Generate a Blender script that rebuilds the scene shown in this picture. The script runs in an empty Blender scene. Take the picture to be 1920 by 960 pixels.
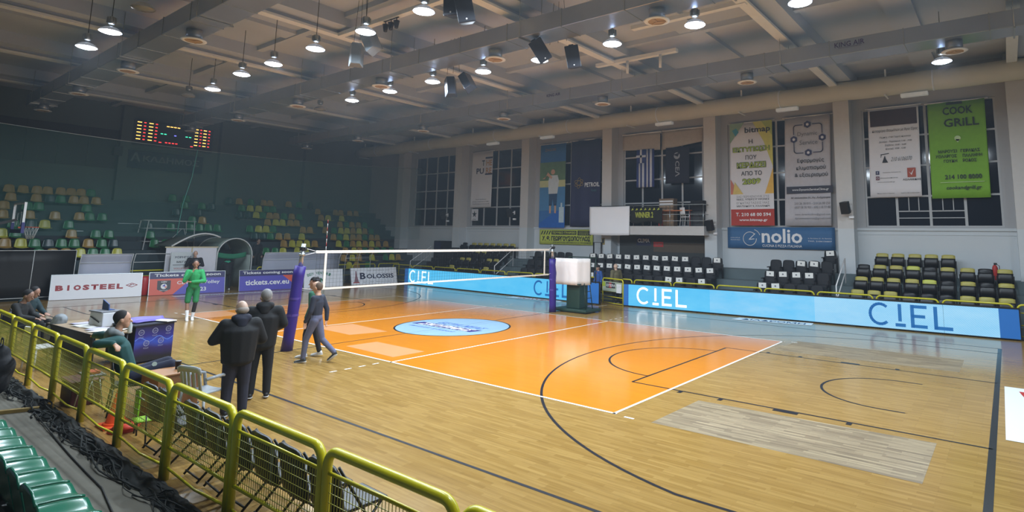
import bpy, bmesh, math, random
from mathutils import Vector, Matrix, Quaternion
S = bpy.context.scene
COL = S.collection
PI = math.pi
rnd = random.Random(7)

# ---------------------------------------------------------------- camera, world, exposure
def make_camera():
    yaw, pitch, roll = .6418, .1310, .0168
    cy, sy = math.cos(yaw), math.sin(yaw)
    f = Vector((-sy*math.cos(pitch), cy*math.cos(pitch), math.sin(pitch)))
    rt = Vector((cy, sy, 0)); up = rt.cross(f)
    c, s = math.cos(roll), math.sin(roll)
    x, y = c*rt + s*up, -s*rt + c*up
    m = Matrix((x, y, -f)).transposed().to_4x4()
    m.translation = (14.3554, -12.8879, 2.8517)
    cam = bpy.data.cameras.new('camera'); o = bpy.data.objects.new('camera', cam)
    COL.objects.link(o); o.matrix_world = m
    cam.sensor_width = 36; cam.lens = 36*1080.28/1920
    cam.shift_x = -0.06107; cam.shift_y = -0.09137
    cam.clip_start = .05; cam.clip_end = 200
    S.camera = o
make_camera()
w = bpy.data.worlds.new('night'); S.world = w; w.use_nodes = True
w.node_tree.nodes['Background'].inputs[0].default_value = (.010, .014, .022, 1)
w.node_tree.nodes['Background'].inputs[1].default_value = 1.0
S.view_settings.view_transform = 'Standard'; S.view_settings.look = 'None'
S.view_settings.exposure = 0.22; S.view_settings.gamma = 1.0
S.view_settings.use_curve_mapping = False
S.cycles.use_denoising = True
S.cycles.max_bounces = 6; S.cycles.diffuse_bounces = 4; S.cycles.transparent_max_bounces = 12
S.cycles.sample_clamp_indirect = 4.0
LAMP_W = 170.0
HAZE = .0013
LAMP_COL = (.75, .88, 1.0)
# the thin bluish haze that hangs in the hall
hv = w.node_tree.nodes.new('ShaderNodeVolumeScatter'); hv.inputs['Color'].default_value = (.78, .88, 1, 1)
hv.inputs['Density'].default_value = HAZE; hv.inputs['Anisotropy'].default_value = .35
w.node_tree.links.new(hv.outputs[0], w.node_tree.nodes['World Output'].inputs['Volume'])

# ---------------------------------------------------------------- materials
def lin(c):
    return tuple(((v/255)/12.92 if v/255 <= .04045 else ((v/255+.055)/1.055)**2.4) for v in c)
_M = {}
def mat(name, rgb, rough=.6, metal=0.0, var=.12, scale=6.0, emit=0.0, alpha=1.0, spec=.5, bump=0.0, coat=0.0):
    if name in _M: return _M[name]
    m = bpy.data.materials.new(name); m.use_nodes = True; _M[name] = m
    nt = m.node_tree; b = nt.nodes['Principled BSDF']
    c = lin(rgb)
    tc = nt.nodes.new('ShaderNodeTexCoord')
    n = nt.nodes.new('ShaderNodeTexNoise'); n.inputs['Scale'].default_value = scale; n.inputs['Detail'].default_value = 4
    nt.links.new(tc.outputs['Object'], n.inputs['Vector'])
    mx = nt.nodes.new('ShaderNodeMix'); mx.data_type = 'RGBA'
    nt.links.new(n.outputs['Fac'], mx.inputs['Factor'])
    mx.inputs['A'].default_value = tuple(v*(1-var) for v in c)+(1,)
    mx.inputs['B'].default_value = tuple(min(1, v*(1+var)) for v in c)+(1,)
    nt.links.new(mx.outputs['Result'], b.inputs['Base Color'])
    b.inputs['Roughness'].default_value = rough; b.inputs['Metallic'].default_value = metal
    b.inputs['Specular IOR Level'].default_value = spec
    if coat: b.inputs['Coat Weight'].default_value = coat; b.inputs['Coat Roughness'].default_value = .1
    if emit:
        b.inputs['Emission Strength'].default_value = emit
        nt.links.new(mx.outputs['Result'], b.inputs['Emission Color'])
    if alpha < 1: b.inputs['Alpha'].default_value = alpha
    if bump:
        bp = nt.nodes.new('ShaderNodeBump'); bp.inputs['Strength'].default_value = bump
        nt.links.new(n.outputs['Fac'], bp.inputs['Height']); nt.links.new(bp.outputs['Normal'], b.inputs['Normal'])
    return m

def wood_floor(name, c1, c2, c3, rough=.22, noise=.5):
    m = bpy.data.materials.new(name); m.use_nodes = True; nt = m.node_tree; b = nt.nodes['Principled BSDF']
    tc = nt.nodes.new('ShaderNodeTexCoord')
    br = nt.nodes.new('ShaderNodeTexBrick')
    nt.links.new(tc.outputs['Object'], br.inputs['Vector'])
    br.inputs['Scale'].default_value = 1.0; br.inputs['Brick Width'].default_value = .52; br.inputs['Row Height'].default_value = .065
    br.inputs['Mortar Size'].default_value = 0.0008; br.inputs['Bias'].default_value = 0
    br.offset = .37; br.offset_frequency = 2; br.squash = 1.3; br.squash_frequency = 3
    br.inputs['Color1'].default_value = lin(c1)+(1,); br.inputs['Color2'].default_value = lin(c2)+(1,)
    br.inputs['Mortar'].default_value = lin(c3)+(1,)
    mp = nt.nodes.new('ShaderNodeMapping'); mp.inputs['Scale'].default_value = (.6, 9, 1)
    nt.links.new(tc.outputs['Object'], mp.inputs['Vector'])
    n = nt.nodes.new('ShaderNodeTexNoise'); n.inputs['Scale'].default_value = 2.2; n.inputs['Detail'].default_value = 5
    nt.links.new(mp.outputs['Vector'], n.inputs['Vector'])
    rp = nt.nodes.new('ShaderNodeMapRange'); rp.inputs['From Min'].default_value = .42; rp.inputs['From Max'].default_value = .75
    nt.links.new(n.outputs['Fac'], rp.inputs['Value'])
    ml = nt.nodes.new('ShaderNodeMath'); ml.operation = 'MULTIPLY'; ml.inputs[1].default_value = noise
    nt.links.new(rp.outputs['Result'], ml.inputs[0])
    mx = nt.nodes.new('ShaderNodeMix'); mx.data_type = 'RGBA'
    nt.links.new(ml.outputs[0], mx.inputs['Factor']); nt.links.new(br.outputs['Color'], mx.inputs['A'])
    mx.inputs['B'].default_value = lin(c3)+(1,)
    nt.links.new(mx.outputs['Result'], b.inputs['Base Color'])
    n2 = nt.nodes.new('ShaderNodeTexNoise'); n2.inputs['Scale'].default_value = .7; n2.inputs['Detail'].default_value = 6
    nt.links.new(tc.outputs['Object'], n2.inputs['Vector'])
    r2 = nt.nodes.new('ShaderNodeMapRange'); r2.inputs['To Min'].default_value = rough*.7; r2.inputs['To Max'].default_value = rough*1.5
    nt.links.new(n2.outputs['Fac'], r2.inputs['Value']); nt.links.new(r2.outputs['Result'], b.inputs['Roughness'])
    b.inputs['Specular IOR Level'].default_value = .6
    return m

# ---------------------------------------------------------------- mesh helper
class MB:
    def __init__(s): s.bm = bmesh.new(); s.mi = 0
    def _tag(s, geom, mi=None):
        for g in geom:
            if isinstance(g, bmesh.types.BMFace): g.material_index = s.mi if mi is None else mi
    def box(s, x0, x1, y0, y1, z0, z1, M=None):
        vs = [s.bm.verts.new((x, y, z)) for x in (x0, x1) for y in (y0, y1) for z in (z0, z1)]
        for q in ((0,1,3,2),(4,6,7,5),(0,4,5,1),(2,3,7,6),(0,2,6,4),(1,5,7,3)):
            f = s.bm.faces.new([vs[i] for i in q]); f.material_index = s.mi
        if M is not None:
            for v in vs: v.co = M @ v.co
        return s
    def bar(s, p0, p1, w, h=None):
        h = h or w; p0, p1 = Vector(p0), Vector(p1); d = p1-p0; L = d.length
        q = d.to_track_quat('X', 'Z').to_matrix().to_4x4(); q.translation = p0
        return s.box(0, L, -w/2, w/2, -h/2, h/2, q)
    def tube(s, pts, r, n=8, caps=True, r1=None, closed=False):
        pts = [Vector(p) for p in pts]; N = len(pts); rings = []
        prev = None
        for i, p in enumerate(pts):
            if closed: t = (pts[(i+1) % N]-pts[i-1])
            else: t = pts[min(i+1, N-1)]-pts[max(i-1, 0)]
            t.normalize()
            if prev is None:
                a = Vector((0, 0, 1)) if abs(t.z) < .9 else Vector((1, 0, 0)); u = t.cross(a).normalized()
            else:
                u = (prev-t*prev.dot(t)); u = u.normalized() if u.length > 1e-6 else t.orthogonal().normalized()
            prev = u; v = t.cross(u)
            rr = r if r1 is None else r+(r1-r)*i/max(1, N-1)
            rings.append([s.bm.verts.new(p+u*math.cos(2*PI*k/n)*rr+v*math.sin(2*PI*k/n)*rr) for k in range(n)])
        for i in range(N if closed else N-1):
            A, B = rings[i], rings[(i+1) % N]
            for k in range(n):
                f = s.bm.faces.new((A[k], A[(k+1) % n], B[(k+1) % n], B[k])); f.smooth = True; f.material_index = s.mi
        if caps and not closed:
            for R_, rev in ((rings[0], True), (rings[-1], False)):
                f = s.bm.faces.new(R_ if not rev else R_[::-1]); f.material_index = s.mi
        return s
    def lathe(s, prof, c=(0, 0, 0), n=24, axis='z', caps=True):
        rings = []
        for r, z in prof:
            ring = []
            for k in range(n):
                a = 2*PI*k/n; x, y = r*math.cos(a), r*math.sin(a)
                p = (c[0]+x, c[1]+y, c[2]+z) if axis == 'z' else ((c[0]+x, c[1]+z, c[2]+y) if axis == 'y' else (c[0]+z, c[1]+x, c[2]+y))
                ring.append(s.bm.verts.new(p))
            rings.append(ring)
        for A, B in zip(rings, rings[1:]):
            for k in range(n):
                f = s.bm.faces.new((A[k], A[(k+1) % n], B[(k+1) % n], B[k])); f.smooth = True; f.material_index = s.mi
        if caps:
            for ring, rev in ((rings[0], 1), (rings[-1], 0)):
                f = s.bm.faces.new(ring[::-1] if rev else ring); f.material_index = s.mi
        return s
    def prism(s, poly, y0, y1, plane='xz'):
        def P3(a, b, t):
            return (a, t, b) if plane == 'xz' else ((a, b, t) if plane == 'xy' else (t, a, b))
        A = [s.bm.verts.new(P3(a, b, y0)) for a, b in poly]; B = [s.bm.verts.new(P3(a, b, y1)) for a, b in poly]
        n = len(poly)
        for f in (s.bm.faces.new(A), s.bm.faces.new(B[::-1])): f.material_index = s.mi
        for k in range(n):
            f = s.bm.faces.new((A[k], B[k], B[(k+1) % n], A[(k+1) % n])); f.material_index = s.mi
        return s
    def sheet(s, fn, nu, nv, thick=0.0):
        g = [[s.bm.verts.new(fn(i/nu, j/nv)) for j in range(nv+1)] for i in range(nu+1)]
        for i in range(nu):
            for j in range(nv):
                f = s.bm.faces.new((g[i][j], g[i+1][j], g[i+1][j+1], g[i][j+1])); f.smooth = True; f.material_index = s.mi
        return s
    def hull(s, pts):
        vs = [s.bm.verts.new(p) for p in pts]
        r = bmesh.ops.convex_hull(s.bm, input=vs)
        for g in r['geom']:
            if isinstance(g, bmesh.types.BMFace): g.smooth = True; g.material_index = s.mi
        bad = [v for v in vs if v.is_valid and not v.link_faces]
        bmesh.ops.delete(s.bm, geom=bad, context='VERTS')
        return s
    def cap(s, p0, p1, r0, r1=None):
        if r1 is None: r1 = r0
        if not isinstance(r0, tuple): r0 = (r0,)*3
        if not isinstance(r1, tuple): r1 = (r1,)*3
        pts = []
        for p, r in ((p0, r0), (p1, r1)):
            for i in range(1, 7):
                th = PI*i/7
                for k in range(12):
                    a = 2*PI*k/12
                    pts.append((p[0]+r[0]*math.sin(th)*math.cos(a), p[1]+r[1]*math.sin(th)*math.sin(a), p[2]+r[2]*math.cos(th)))
            pts.append((p[0], p[1], p[2]+r[2])); pts.append((p[0], p[1], p[2]-r[2]))
        return s.hull(pts)
    def ell(s, c, r, rot=None, nu=16, nv=12):
        if not isinstance(r, tuple): r = (r,)*3
        m = rot or Matrix.Identity(3); rings = []
        top = s.bm.verts.new(Vector(c)+m@Vector((0, 0, r[2]))); bot = s.bm.verts.new(Vector(c)+m@Vector((0, 0, -r[2])))
        for i in range(1, nv):
            th = PI*i/nv
            rings.append([s.bm.verts.new(Vector(c)+m@Vector((r[0]*math.sin(th)*math.cos(2*PI*k/nu), r[1]*math.sin(th)*math.sin(2*PI*k/nu), r[2]*math.cos(th)))) for k in range(nu)])
        fs = []
        for k in range(nu):
            fs.append(s.bm.faces.new((top, rings[0][k], rings[0][(k+1) % nu])))
            fs.append(s.bm.faces.new((bot, rings[-1][(k+1) % nu], rings[-1][k])))
        for A, B in zip(rings, rings[1:]):
            for k in range(nu): fs.append(s.bm.faces.new((A[k], B[k], B[(k+1) % nu], A[(k+1) % nu])))
        for f in fs: f.smooth = True; f.material_index = s.mi
        return s

def obj(name, mb, m, parent=None, remesh=None, bevel=0, smooth=False, solid=0, smoothit=0):
    me = bpy.data.meshes.new(name)
    if smooth:
        for f in mb.bm.faces: f.smooth = True
    bmesh.ops.recalc_face_normals(mb.bm, faces=mb.bm.faces[:])
    mb.bm.to_mesh(me); mb.bm.free()
    ms = m if isinstance(m, (list, tuple)) else [m]
    for q in ms: me.materials.append(q)
    o = bpy.data.objects.new(name, me); COL.objects.link(o)
    if remesh or bevel or solid:
        if solid:
            md = o.modifiers.new('s', 'SOLIDIFY'); md.thickness = solid; md.offset = 0
        if remesh:
            md = o.modifiers.new('r', 'REMESH'); md.mode = 'VOXEL'; md.voxel_size = remesh; md.use_smooth_shade = True
            if smoothit:
                md = o.modifiers.new('c', 'SMOOTH'); md.factor = .5; md.iterations = smoothit
        if bevel:
            md = o.modifiers.new('b', 'BEVEL'); md.width = bevel; md.segments = 2; md.limit_method = 'ANGLE'
        dg = bpy.context.evaluated_depsgraph_get(); dg.update()
        nm = bpy.data.meshes.new_from_object(o.evaluated_get(dg), depsgraph=dg)
        o.modifiers.clear(); o.data = nm; nm.name = name
        bpy.data.meshes.remove(me)
    if parent is not None: o.parent = parent
    return o

def loose(name, mb, m, parent=None, bevel=0):
    """one object for each connected piece of the mesh"""
    bm = mb.bm; bmesh.ops.recalc_face_normals(bm, faces=bm.faces[:]); seen = set(); out = []
    bm.verts.ensure_lookup_table()
    for v0 in bm.verts:
        if v0 in seen: continue
        st, comp = [v0], []; seen.add(v0)
        while st:
            v = st.pop(); comp.append(v)
            for e in v.link_edges:
                o_ = e.other_vert(v)
                if o_ not in seen: seen.add(o_); st.append(o_)
        idx = {v: i for i, v in enumerate(comp)}; fs = []; 
        for v in comp:
            for f in v.link_faces:
                if f.verts[0] is v: fs.append(f)
        me = bpy.data.meshes.new(name); me.from_pydata([v.co[:] for v in comp], [], [[idx[v] for v in f.verts] for f in fs])
        me.polygons.foreach_set('use_smooth', [f.smooth for f in fs]); me.materials.append(m)
        o = bpy.data.objects.new(name, me); COL.objects.link(o)
        if parent is not None: o.parent = parent
        out.append(o)
    bm.free(); return out

def thing(name, label, cat, loc=(0, 0, 0), rz=0.0, group=None):
    o = bpy.data.objects.new(name, None); COL.objects.link(o); o.empty_display_size = .2
    o.location = loc; o.rotation_euler = (0, 0, rz); o['label'] = label; o['category'] = cat
    if group: o['group'] = group
    return o
def tag(o, label, cat, group=None, kind=None):
    o['label'] = label; o['category'] = cat
    if group: o['group'] = group
    if kind: o['kind'] = kind
    return o
def struct(o): o['kind'] = 'structure'; return o
def copy_tree(o, parent=None):
    c = o.copy(); COL.objects.link(c)
    if parent is not None: c.parent = parent
    for ch in list(o.children): copy_tree(ch, c)
    return c
def dup(o, loc, rz=0, label=None, group=None, scale=None):
    c = copy_tree(o); c.location = loc; c.rotation_euler = (0, 0, rz)
    if label: c['label'] = label
    if group: c['group'] = group
    if scale: c.scale = scale
    return c
ORD = ['first', 'second', 'third', 'fourth', 'fifth', 'sixth', 'seventh', 'eighth', 'ninth', 'tenth', 'eleventh', 'twelfth', 'thirteenth', 'fourteenth', 'fifteenth', 'sixteenth', 'seventeenth', 'eighteenth', 'nineteenth', 'twentieth'] + ['twenty-' + x for x in ('first', 'second', 'third', 'fourth', 'fifth', 'sixth')]

# lettering and printed shapes on a panel whose local frame is x right, z up, front towards -y
def text_mesh(s, w=None, h=1.0, bold=0.0, shear=0.0):
    c = bpy.data.curves.new('t', 'FONT'); c.body = s; c.resolution_u = 2; c.offset = bold; c.shear = shear
    o = bpy.data.objects.new('t', c); COL.objects.link(o)
    dg = bpy.context.evaluated_depsgraph_get(); dg.update()
    me = bpy.data.meshes.new_from_object(o.evaluated_get(dg), depsgraph=dg)
    bpy.data.objects.remove(o); bpy.data.curves.remove(c)
    xs = [v.co.x for v in me.vertices]; ys = [v.co.y for v in me.vertices]
    if not xs: return me
    cx, cy = (min(xs)+max(xs))/2, (min(ys)+max(ys))/2; W, H = max(xs)-min(xs), max(ys)-min(ys)
    ky = h/H; kx = (w/W) if w else ky
    for v in me.vertices:
        v.co = Vector(((v.co.x-cx)*kx, 0, (v.co.y-cy)*ky))
    return me
def lettering(parent, s, cx, cz, w, h, m, y=-.004, bold=0.0, rot=0.0, shear=0.0, name='lettering'):
    me = text_mesh(s, w, h, bold, shear); me.name = name; me.materials.append(m)
    o = bpy.data.objects.new(name, me); COL.objects.link(o); o.parent = parent
    o.location = (cx, y, cz); o.rotation_euler = (0, rot, 0)
    return o
def shape(parent, poly, m, y=-.002, name='printed_panel', t=.0012):
    b = MB(); b.prism(poly, y-t, y); return obj(name, b, m, parent)
def rect(x0, x1, z0, z1): return [(x0, z0), (x1, z0), (x1, z1), (x0, z1)]
def ringpts(cx, cz, r, n=28, a0=0, a1=2*PI): return [(cx+r*math.cos(a0+(a1-a0)*k/n), cz+r*math.sin(a0+(a1-a0)*k/n)) for k in range(n+1)]
def stroke(parent, pts, wd, m, y=-.003, name='emblem', closed=False):
    b = MB(); n = len(pts)
    for i in range(n if closed else n-1):
        p, q = Vector((pts[i][0], 0, pts[i][1])), Vector((pts[(i+1) % n][0], 0, pts[(i+1) % n][1]))
        d = (q-p); 
        if d.length < 1e-6: continue
        d.normalize(); nn = Vector((-d.z, 0, d.x))*wd/2; e = d*wd*.3
        vs = [b.bm.verts.new(Vector((v.x, y, v.z))) for v in (p-e+nn, p-e-nn, q+e-nn, q+e+nn)]
        b.bm.faces.new(vs)
    return obj(name, b, m, parent)

# ================================================================ THE SETTING
M_wood = wood_floor('wood strip floor', (172, 138, 78), (155, 121, 63), (118, 87, 41), .16, .5)
M_sand = wood_floor('bare sanded wood strips', (166, 148, 117), (130, 113, 88), (88, 74, 56), .4, .75)
M_orange = wood_floor('orange court paint on wood', (214, 132, 31), (210, 128, 30), (202, 121, 28), .14, .25)
M_peach = mat('pale peach worn paint', (214, 152, 102), .22, var=.04)
M_blackline = mat('dark court line paint', (28, 29, 36), .3, var=.1)
M_whiteline = mat('white court line paint', (244, 240, 232), .25, var=.04)
M_circle = mat('pale blue centre circle paint', (158, 190, 218), .16, var=.03)
M_conc = mat('dusty concrete', (106, 103, 92), .8, var=.22, scale=1.6, bump=.05)
M_wall = mat('grey painted wall', (198, 204, 208), .7, var=.07, scale=.8)
M_wallup = mat('warm grey upper wall', (166, 167, 170), .75, var=.07, scale=.8)
M_pillar = mat('pale grey pillar paint', (198, 196, 194), .65, var=.06)
M_endwall = mat('dull green grey end wall', (90, 104, 102), .8, var=.1, scale=.5)
M_ceil = mat('grey brown ceiling slab', (180, 190, 206), .8, var=.1, scale=.6)
M_beam = mat('cream beam paint', (220, 224, 228), .7, var=.08)
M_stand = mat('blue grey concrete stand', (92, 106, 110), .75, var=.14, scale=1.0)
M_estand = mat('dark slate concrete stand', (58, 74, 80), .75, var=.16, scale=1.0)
M_glassn = mat('night dark window glass', (20, 26, 38), .08, var=.1, spec=.6)
M_frame = mat('grey white window frame', (176, 178, 180), .5, var=.06)
M_yel = mat('yellow gloss paint', (204, 194, 28), .28, var=.08, spec=.6)
M_metal = mat('galvanised steel', (172, 178, 180), .35, .85, var=.08)
M_duct = mat('duct sheet metal', (164, 174, 188), .33, .72, var=.08, scale=2)
M_blk = mat('black fabric', (20, 21, 26), .85, var=.3)
M_blkpl = mat('black plastic', (22, 23, 26), .45, var=.2)
M_white = mat('matt white', (232, 232, 234), .5, var=.02)
M_paper = mat('white paper', (236, 236, 232), .7, var=.02)
M_red = mat('red print', (176, 44, 40), .5, var=.04)
M_navy = mat('navy print', (34, 38, 72), .5, var=.05)
M_ink = mat('dark ink', (38, 40, 46), .6, var=.05)
M_grey = mat('mid grey print', (110, 112, 118), .6, var=.05)

# floor: one mesh, the paint is thin layers on it
def flat(b, poly, z, mi):
    b.mi = mi; vs = [b.bm.verts.new((x, y, z)) for x, y in poly]; b.bm.faces.new(vs).material_index = mi
def fl_line(b, p, q, wd, z, mi):
    p, q = Vector(p+(0,)), Vector(q+(0,)); d = (q-p).normalized(); n = Vector((-d.y, d.x, 0))*wd/2
    flat(b, [(v.x, v.y) for v in (p-n, q-n, q+n, p+n)], z, mi)
def fl_arc(b, c, r, a0, a1, wd, z, mi, n=64):
    for k in range(n):
        t0, t1 = a0+(a1-a0)*k/n, a0+(a1-a0)*(k+1)/n
        flat(b, [(c[0]+(r-wd/2)*math.cos(t0), c[1]+(r-wd/2)*math.sin(t0)), (c[0]+(r+wd/2)*math.cos(t0), c[1]+(r+wd/2)*math.sin(t0)),
                 (c[0]+(r+wd/2)*math.cos(t1), c[1]+(r+wd/2)*math.sin(t1)), (c[0]+(r-wd/2)*math.cos(t1), c[1]+(r-wd/2)*math.sin(t1))], z, mi)
b = MB(); b.mi = 0; b.box(-26, 21, -10.2, 14, -.3, 0)
flat(b, [(-9, -4.5), (9, -4.5), (9, 4.5), (-9, 4.5)], .0012, 1)
for p in (((-9, 2.9), (-9, 4.5), (-6.4, 4.5), (-6.6, 3.2)),):       # bare corner
    flat(b, list(p), .0018, 0)
for p in (((.55, -3.18), (.5, -4.06), (2.55, -4.12), (2.56, -3.2)), ((-2.78, -1.8), (-2.87, -3.0), (-.95, -3.05), (-.66, -1.98)),
          ((-8.9, -4.45), (-8.9, -3.1), (-7.4, -3.2), (-7.3, -4.45)), ((-2.6, 3.0), (2.8, 3.1), (2.8, 4.4), (-2.6, 4.4))):
    flat(b, list(p), .0018, 2) if p[0][0] != -2.6 else None
for p in (((9.72, -2.84), (9.68, -4.5), (13.35, -4.47), (13.35, -2.68)), ((9.3, 4.86), (9.2, 3.0), (13.3, 3.15), (13.3, 4.9))):
    flat(b, list(p), .0012, 3)
lw = .05
for q in (((-14, -7.5), (14, -7.5)), ((-14, 7.5), (14, 7.5)), ((14, -7.5), (14, 7.5)), ((-14, -7.5), (-14, 7.5)), ((0, -7.6), (0, 7.5))):
    fl_line(b, q[0], q[1], lw if abs(q[0][0]) != 14 or q[0][0] != q[1][0] else .09, .0024, 4)
for s in (1, -1):
    fl_line(b, (s*8.1, -2.45), (s*8.1, 2.45), lw, .0024, 4)
    for t in (1, -1):
        fl_line(b, (s*8.1, t*2.45), (s*14, t*2.45), lw, .0024, 4)
        for x in (9.2, 10.0, 12.15): fl_line(b, (s*x, t*2.47), (s*x, t*2.6), .08, .0025, 4)
        fl_line(b, (s*10.95, t*2.53), (s*11.36, t*2.53), .12, .0025, 4)
        fl_line(b, (s*14, t*6.6), (s*11.15, t*6.6), lw, .0024, 4)
    c = (s*12.425, 0); a = 0 if s < 0 else PI
    fl_arc(b, c, 6.72, a-1.38, a+1.38, lw, .0024, 4)
    fl_arc(b, (s*8.1, 0), 1.8, a-PI/2, a+PI/2, lw, .0024, 4)
    fl_arc(b, c, 1.27, a-PI/2, a+PI/2, lw, .0024, 4, 32)
    for t in (1, -1): fl_line(b, (c[0], t*1.27), (c[0]+s*.35, t*1.27), lw, .0024, 4)
for k in range(48): pass
b.mi = 5; vs = [b.bm.verts.new((1.8*math.cos(2*PI*k/72), 1.8*math.sin(2*PI*k/72), .0030)) for k in range(72)]; b.bm.faces.new(vs).material_index = 5
fl_arc(b, (0, 0), 1.8, 0, 2*PI, .055, .0036, 4, 96); fl_line(b, (0, -1.8), (0, 1.8), .02, .0036, 4)
for q in (((-9.02, -4.475), (9.02, -4.475)), ((-9.02, 4.475), (9.02, 4.475)), ((8.975, -4.5), (8.975, 4.5)), ((-8.975, -4.5), (-8.975, 4.5)),
          ((2.975, -4.5), (2.975, 4.5)), ((-2.975, -4.5), (-2.975, 4.5)), ((.25, 8.5), (.25, 6.2))):
    fl_line(b, q[0], q[1], .055, .0042, 6)
for s in (1, -1):
    for k in range(4):
        for x in (2.86, -2.86):
            if s < 0 or True: fl_line(b, (x, s*(4.72+.34*k)), (x, s*(4.88+.34*k)), .05, .0042, 6)
    fl_line(b, (9.2, s*4.53), (9.38, s*4.53), .05, .0042, 6); fl_line(b, (-9.2, s*4.53), (-9.45, s*4.53), .05, .0042, 6)
floor = struct(obj('floor', b, [M_wood, M_orange, M_peach, M_sand, M_blackline, M_circle, M_whiteline]))
def floor_text(s, x, y, w, h, m, z=.005, shear=0, bold=0, rz=0):
    me = text_mesh(s, w, h, bold, shear); me.materials.append(m); o = bpy.data.objects.new('painted_lettering', me); COL.objects.link(o)
    o.parent = floor; o.location = (x, y, z); o.rotation_euler = (-PI/2, 0, rz); return o
b = MB(); flat(b, [(-1.45, .02), (1.3, .02), (1.2, -.42), (-1.55, -.42)], .0040, 0)
obj('painted_panel', b, mat('indigo floor print', (66, 56, 128), .2, var=.05), floor)
floor_text('ΕΣΤΙΑ ΝΕΑΣ', .1, .3, 2.1, .3, mat('blue floor print', (64, 96, 190), .2), shear=.25, bold=.012)
floor_text('ΣΜΥΡΝΗΣ', -.1, -.2, 2.4, .36, M_white, shear=.25, bold=.02)
floor_text('απολαύστε τη διαφορά', -.2, -.72, 2.1, .2, mat('blue floor print', (64, 96, 190), .2), shear=.25)

b = MB(); b.box(-26, 21, -10.95, -10.2, -.3, -.002); b.mi = 0
b.box(-26, 21, -12.1, -10.95, -.3, .1); b.mi = 1
b.box(-26, 3.75, -10.93, -10.82, -.002, .003); b.mi = 2
b.box(3.3, 3.75, -10.95, -10.75, .003, .006)
M_stripe = mat('lime line paint', (150, 156, 60), .6, var=.1); M_redp = mat('dull red floor paint', (120, 54, 52), .7, var=.1)
struct(obj('walkway', b, [M_conc, M_stripe, M_redp]))
b = MB()
for k in range(9): b.box(-26, 21, -12.1-.85*(k+1), -12.1-.85*k, -.3, .12+.42*(k+1))
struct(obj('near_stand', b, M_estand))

# far wall with real openings
WX = [-19.05+5.775*k for k in range(6)]; WW = 4.5
Z0, Z1, YW = 3.5, 8.32, 13.0
b = MB(); b.mi = 0; b.box(-25, 21, YW, YW+.4, -.3, 3.42); b.mi = 1
b.box(-25, 21, YW, YW+.4, 3.42, Z0); b.box(-25, 21, YW, YW+.4, Z1, 10.2)
ed = [-25]+[v for x in WX for v in (x, x+WW)]+[21]
for i in range(0, len(ed), 2): b.box(ed[i], ed[i+1], YW, YW+.4, Z0, Z1)
struct(obj('wall_far', b, [M_wall, M_wallup]))
for i, x in enumerate([-25.0]+[x+5.15-.02 for x in WX]):
    if i == 0: x = -19.9
    b = MB(); b.mi = 0; b.box(x-.3, x+.3, 12.35, YW, 0, 3.42); b.mi = 1; b.box(x-.3, x+.3, 12.35, YW, 3.42, 9.7)
    struct(obj('trim_%d' % (i+1), b, [M_wall, M_pillar]))
b = MB(); b.box(-24.4, 15, YW-.06, YW, 3.36, 3.46); b.box(-24.4, 15, YW-.02, YW, 3.2, 3.22)
struct(obj('trim_sill', b, M_wall))
def window(i, x):
    b = MB(); y = YW+.1
    for k in range(5): w_ = .07 if k in (0, 4) else .045; b.box(x+WW*k/4-w_, x+WW*k/4+w_, y-.04, y+.04, Z0, Z1)
    for k in range(5): w_ = .06 if k in (0, 4) else .035; z = Z0+(Z1-Z0)*k/4; b.box(x, x+WW, y-.035, y+.035, z-w_, z+w_)
    if i == 6:
        for x0 in (x+WW*.25, x+WW*.5):
            for q in (.35, .65): b.box(x0+WW*.25*q, x0+WW*.25*q+.03, y-.05, y, Z0+.62, Z0+1.2)
            b.box(x0, x0+WW*.25, y-.05, y, Z0+.6, Z0+.64); b.box(x0, x0+WW*.25, y-.05, y, Z0+.34, Z0+.37)
    f = struct(obj('window_%d' % i, b, M_frame))
    g = MB(); g.box(x, x+WW, y-.008, y+.008, Z0, Z1); obj('pane', g, M_glassn, f)
for i, x in enumerate(WX): window(i+1, x)

XE = -24.4
b = MB(); b.box(XE-.4, XE, -23, 13.4, -.3, 10.2)
struct(obj('wall_left', b, M_endwall))
b = MB(); b.box(XE, XE+.03, -9.0, -2.9, 6.2, 8.3)
f = struct(obj('window_7', b, mat('dark recess fill', (24, 32, 40), .5)));  # flat dark panel standing in for a dark recess in the end wall
g = MB()
for k in range(6): g.box(XE+.03, XE+.07, -9+6.1*k/5-.03, -9+6.1*k/5+.03, 6.2, 8.3)
obj('slats', g, mat('dark mullion', (34, 42, 46), .6), f)
for i, y in enumerate((-8.9, -2.6, 2.4, 7.8)):
    b = MB(); b.box(XE, XE+.35, y-.25, y+.25, 3, 9.7); struct(obj('trim_%d' % (i+20), b, M_endwall))
b = MB(); b.box(20.6, 21, -23, 13.4, -.3, 10.2); struct(obj('wall_right', b, M_wallup))
b = MB(); b.box(-25, 21, -23.4, -23, -.3, 10.2); struct(obj('wall_near', b, M_wallup))

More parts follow.
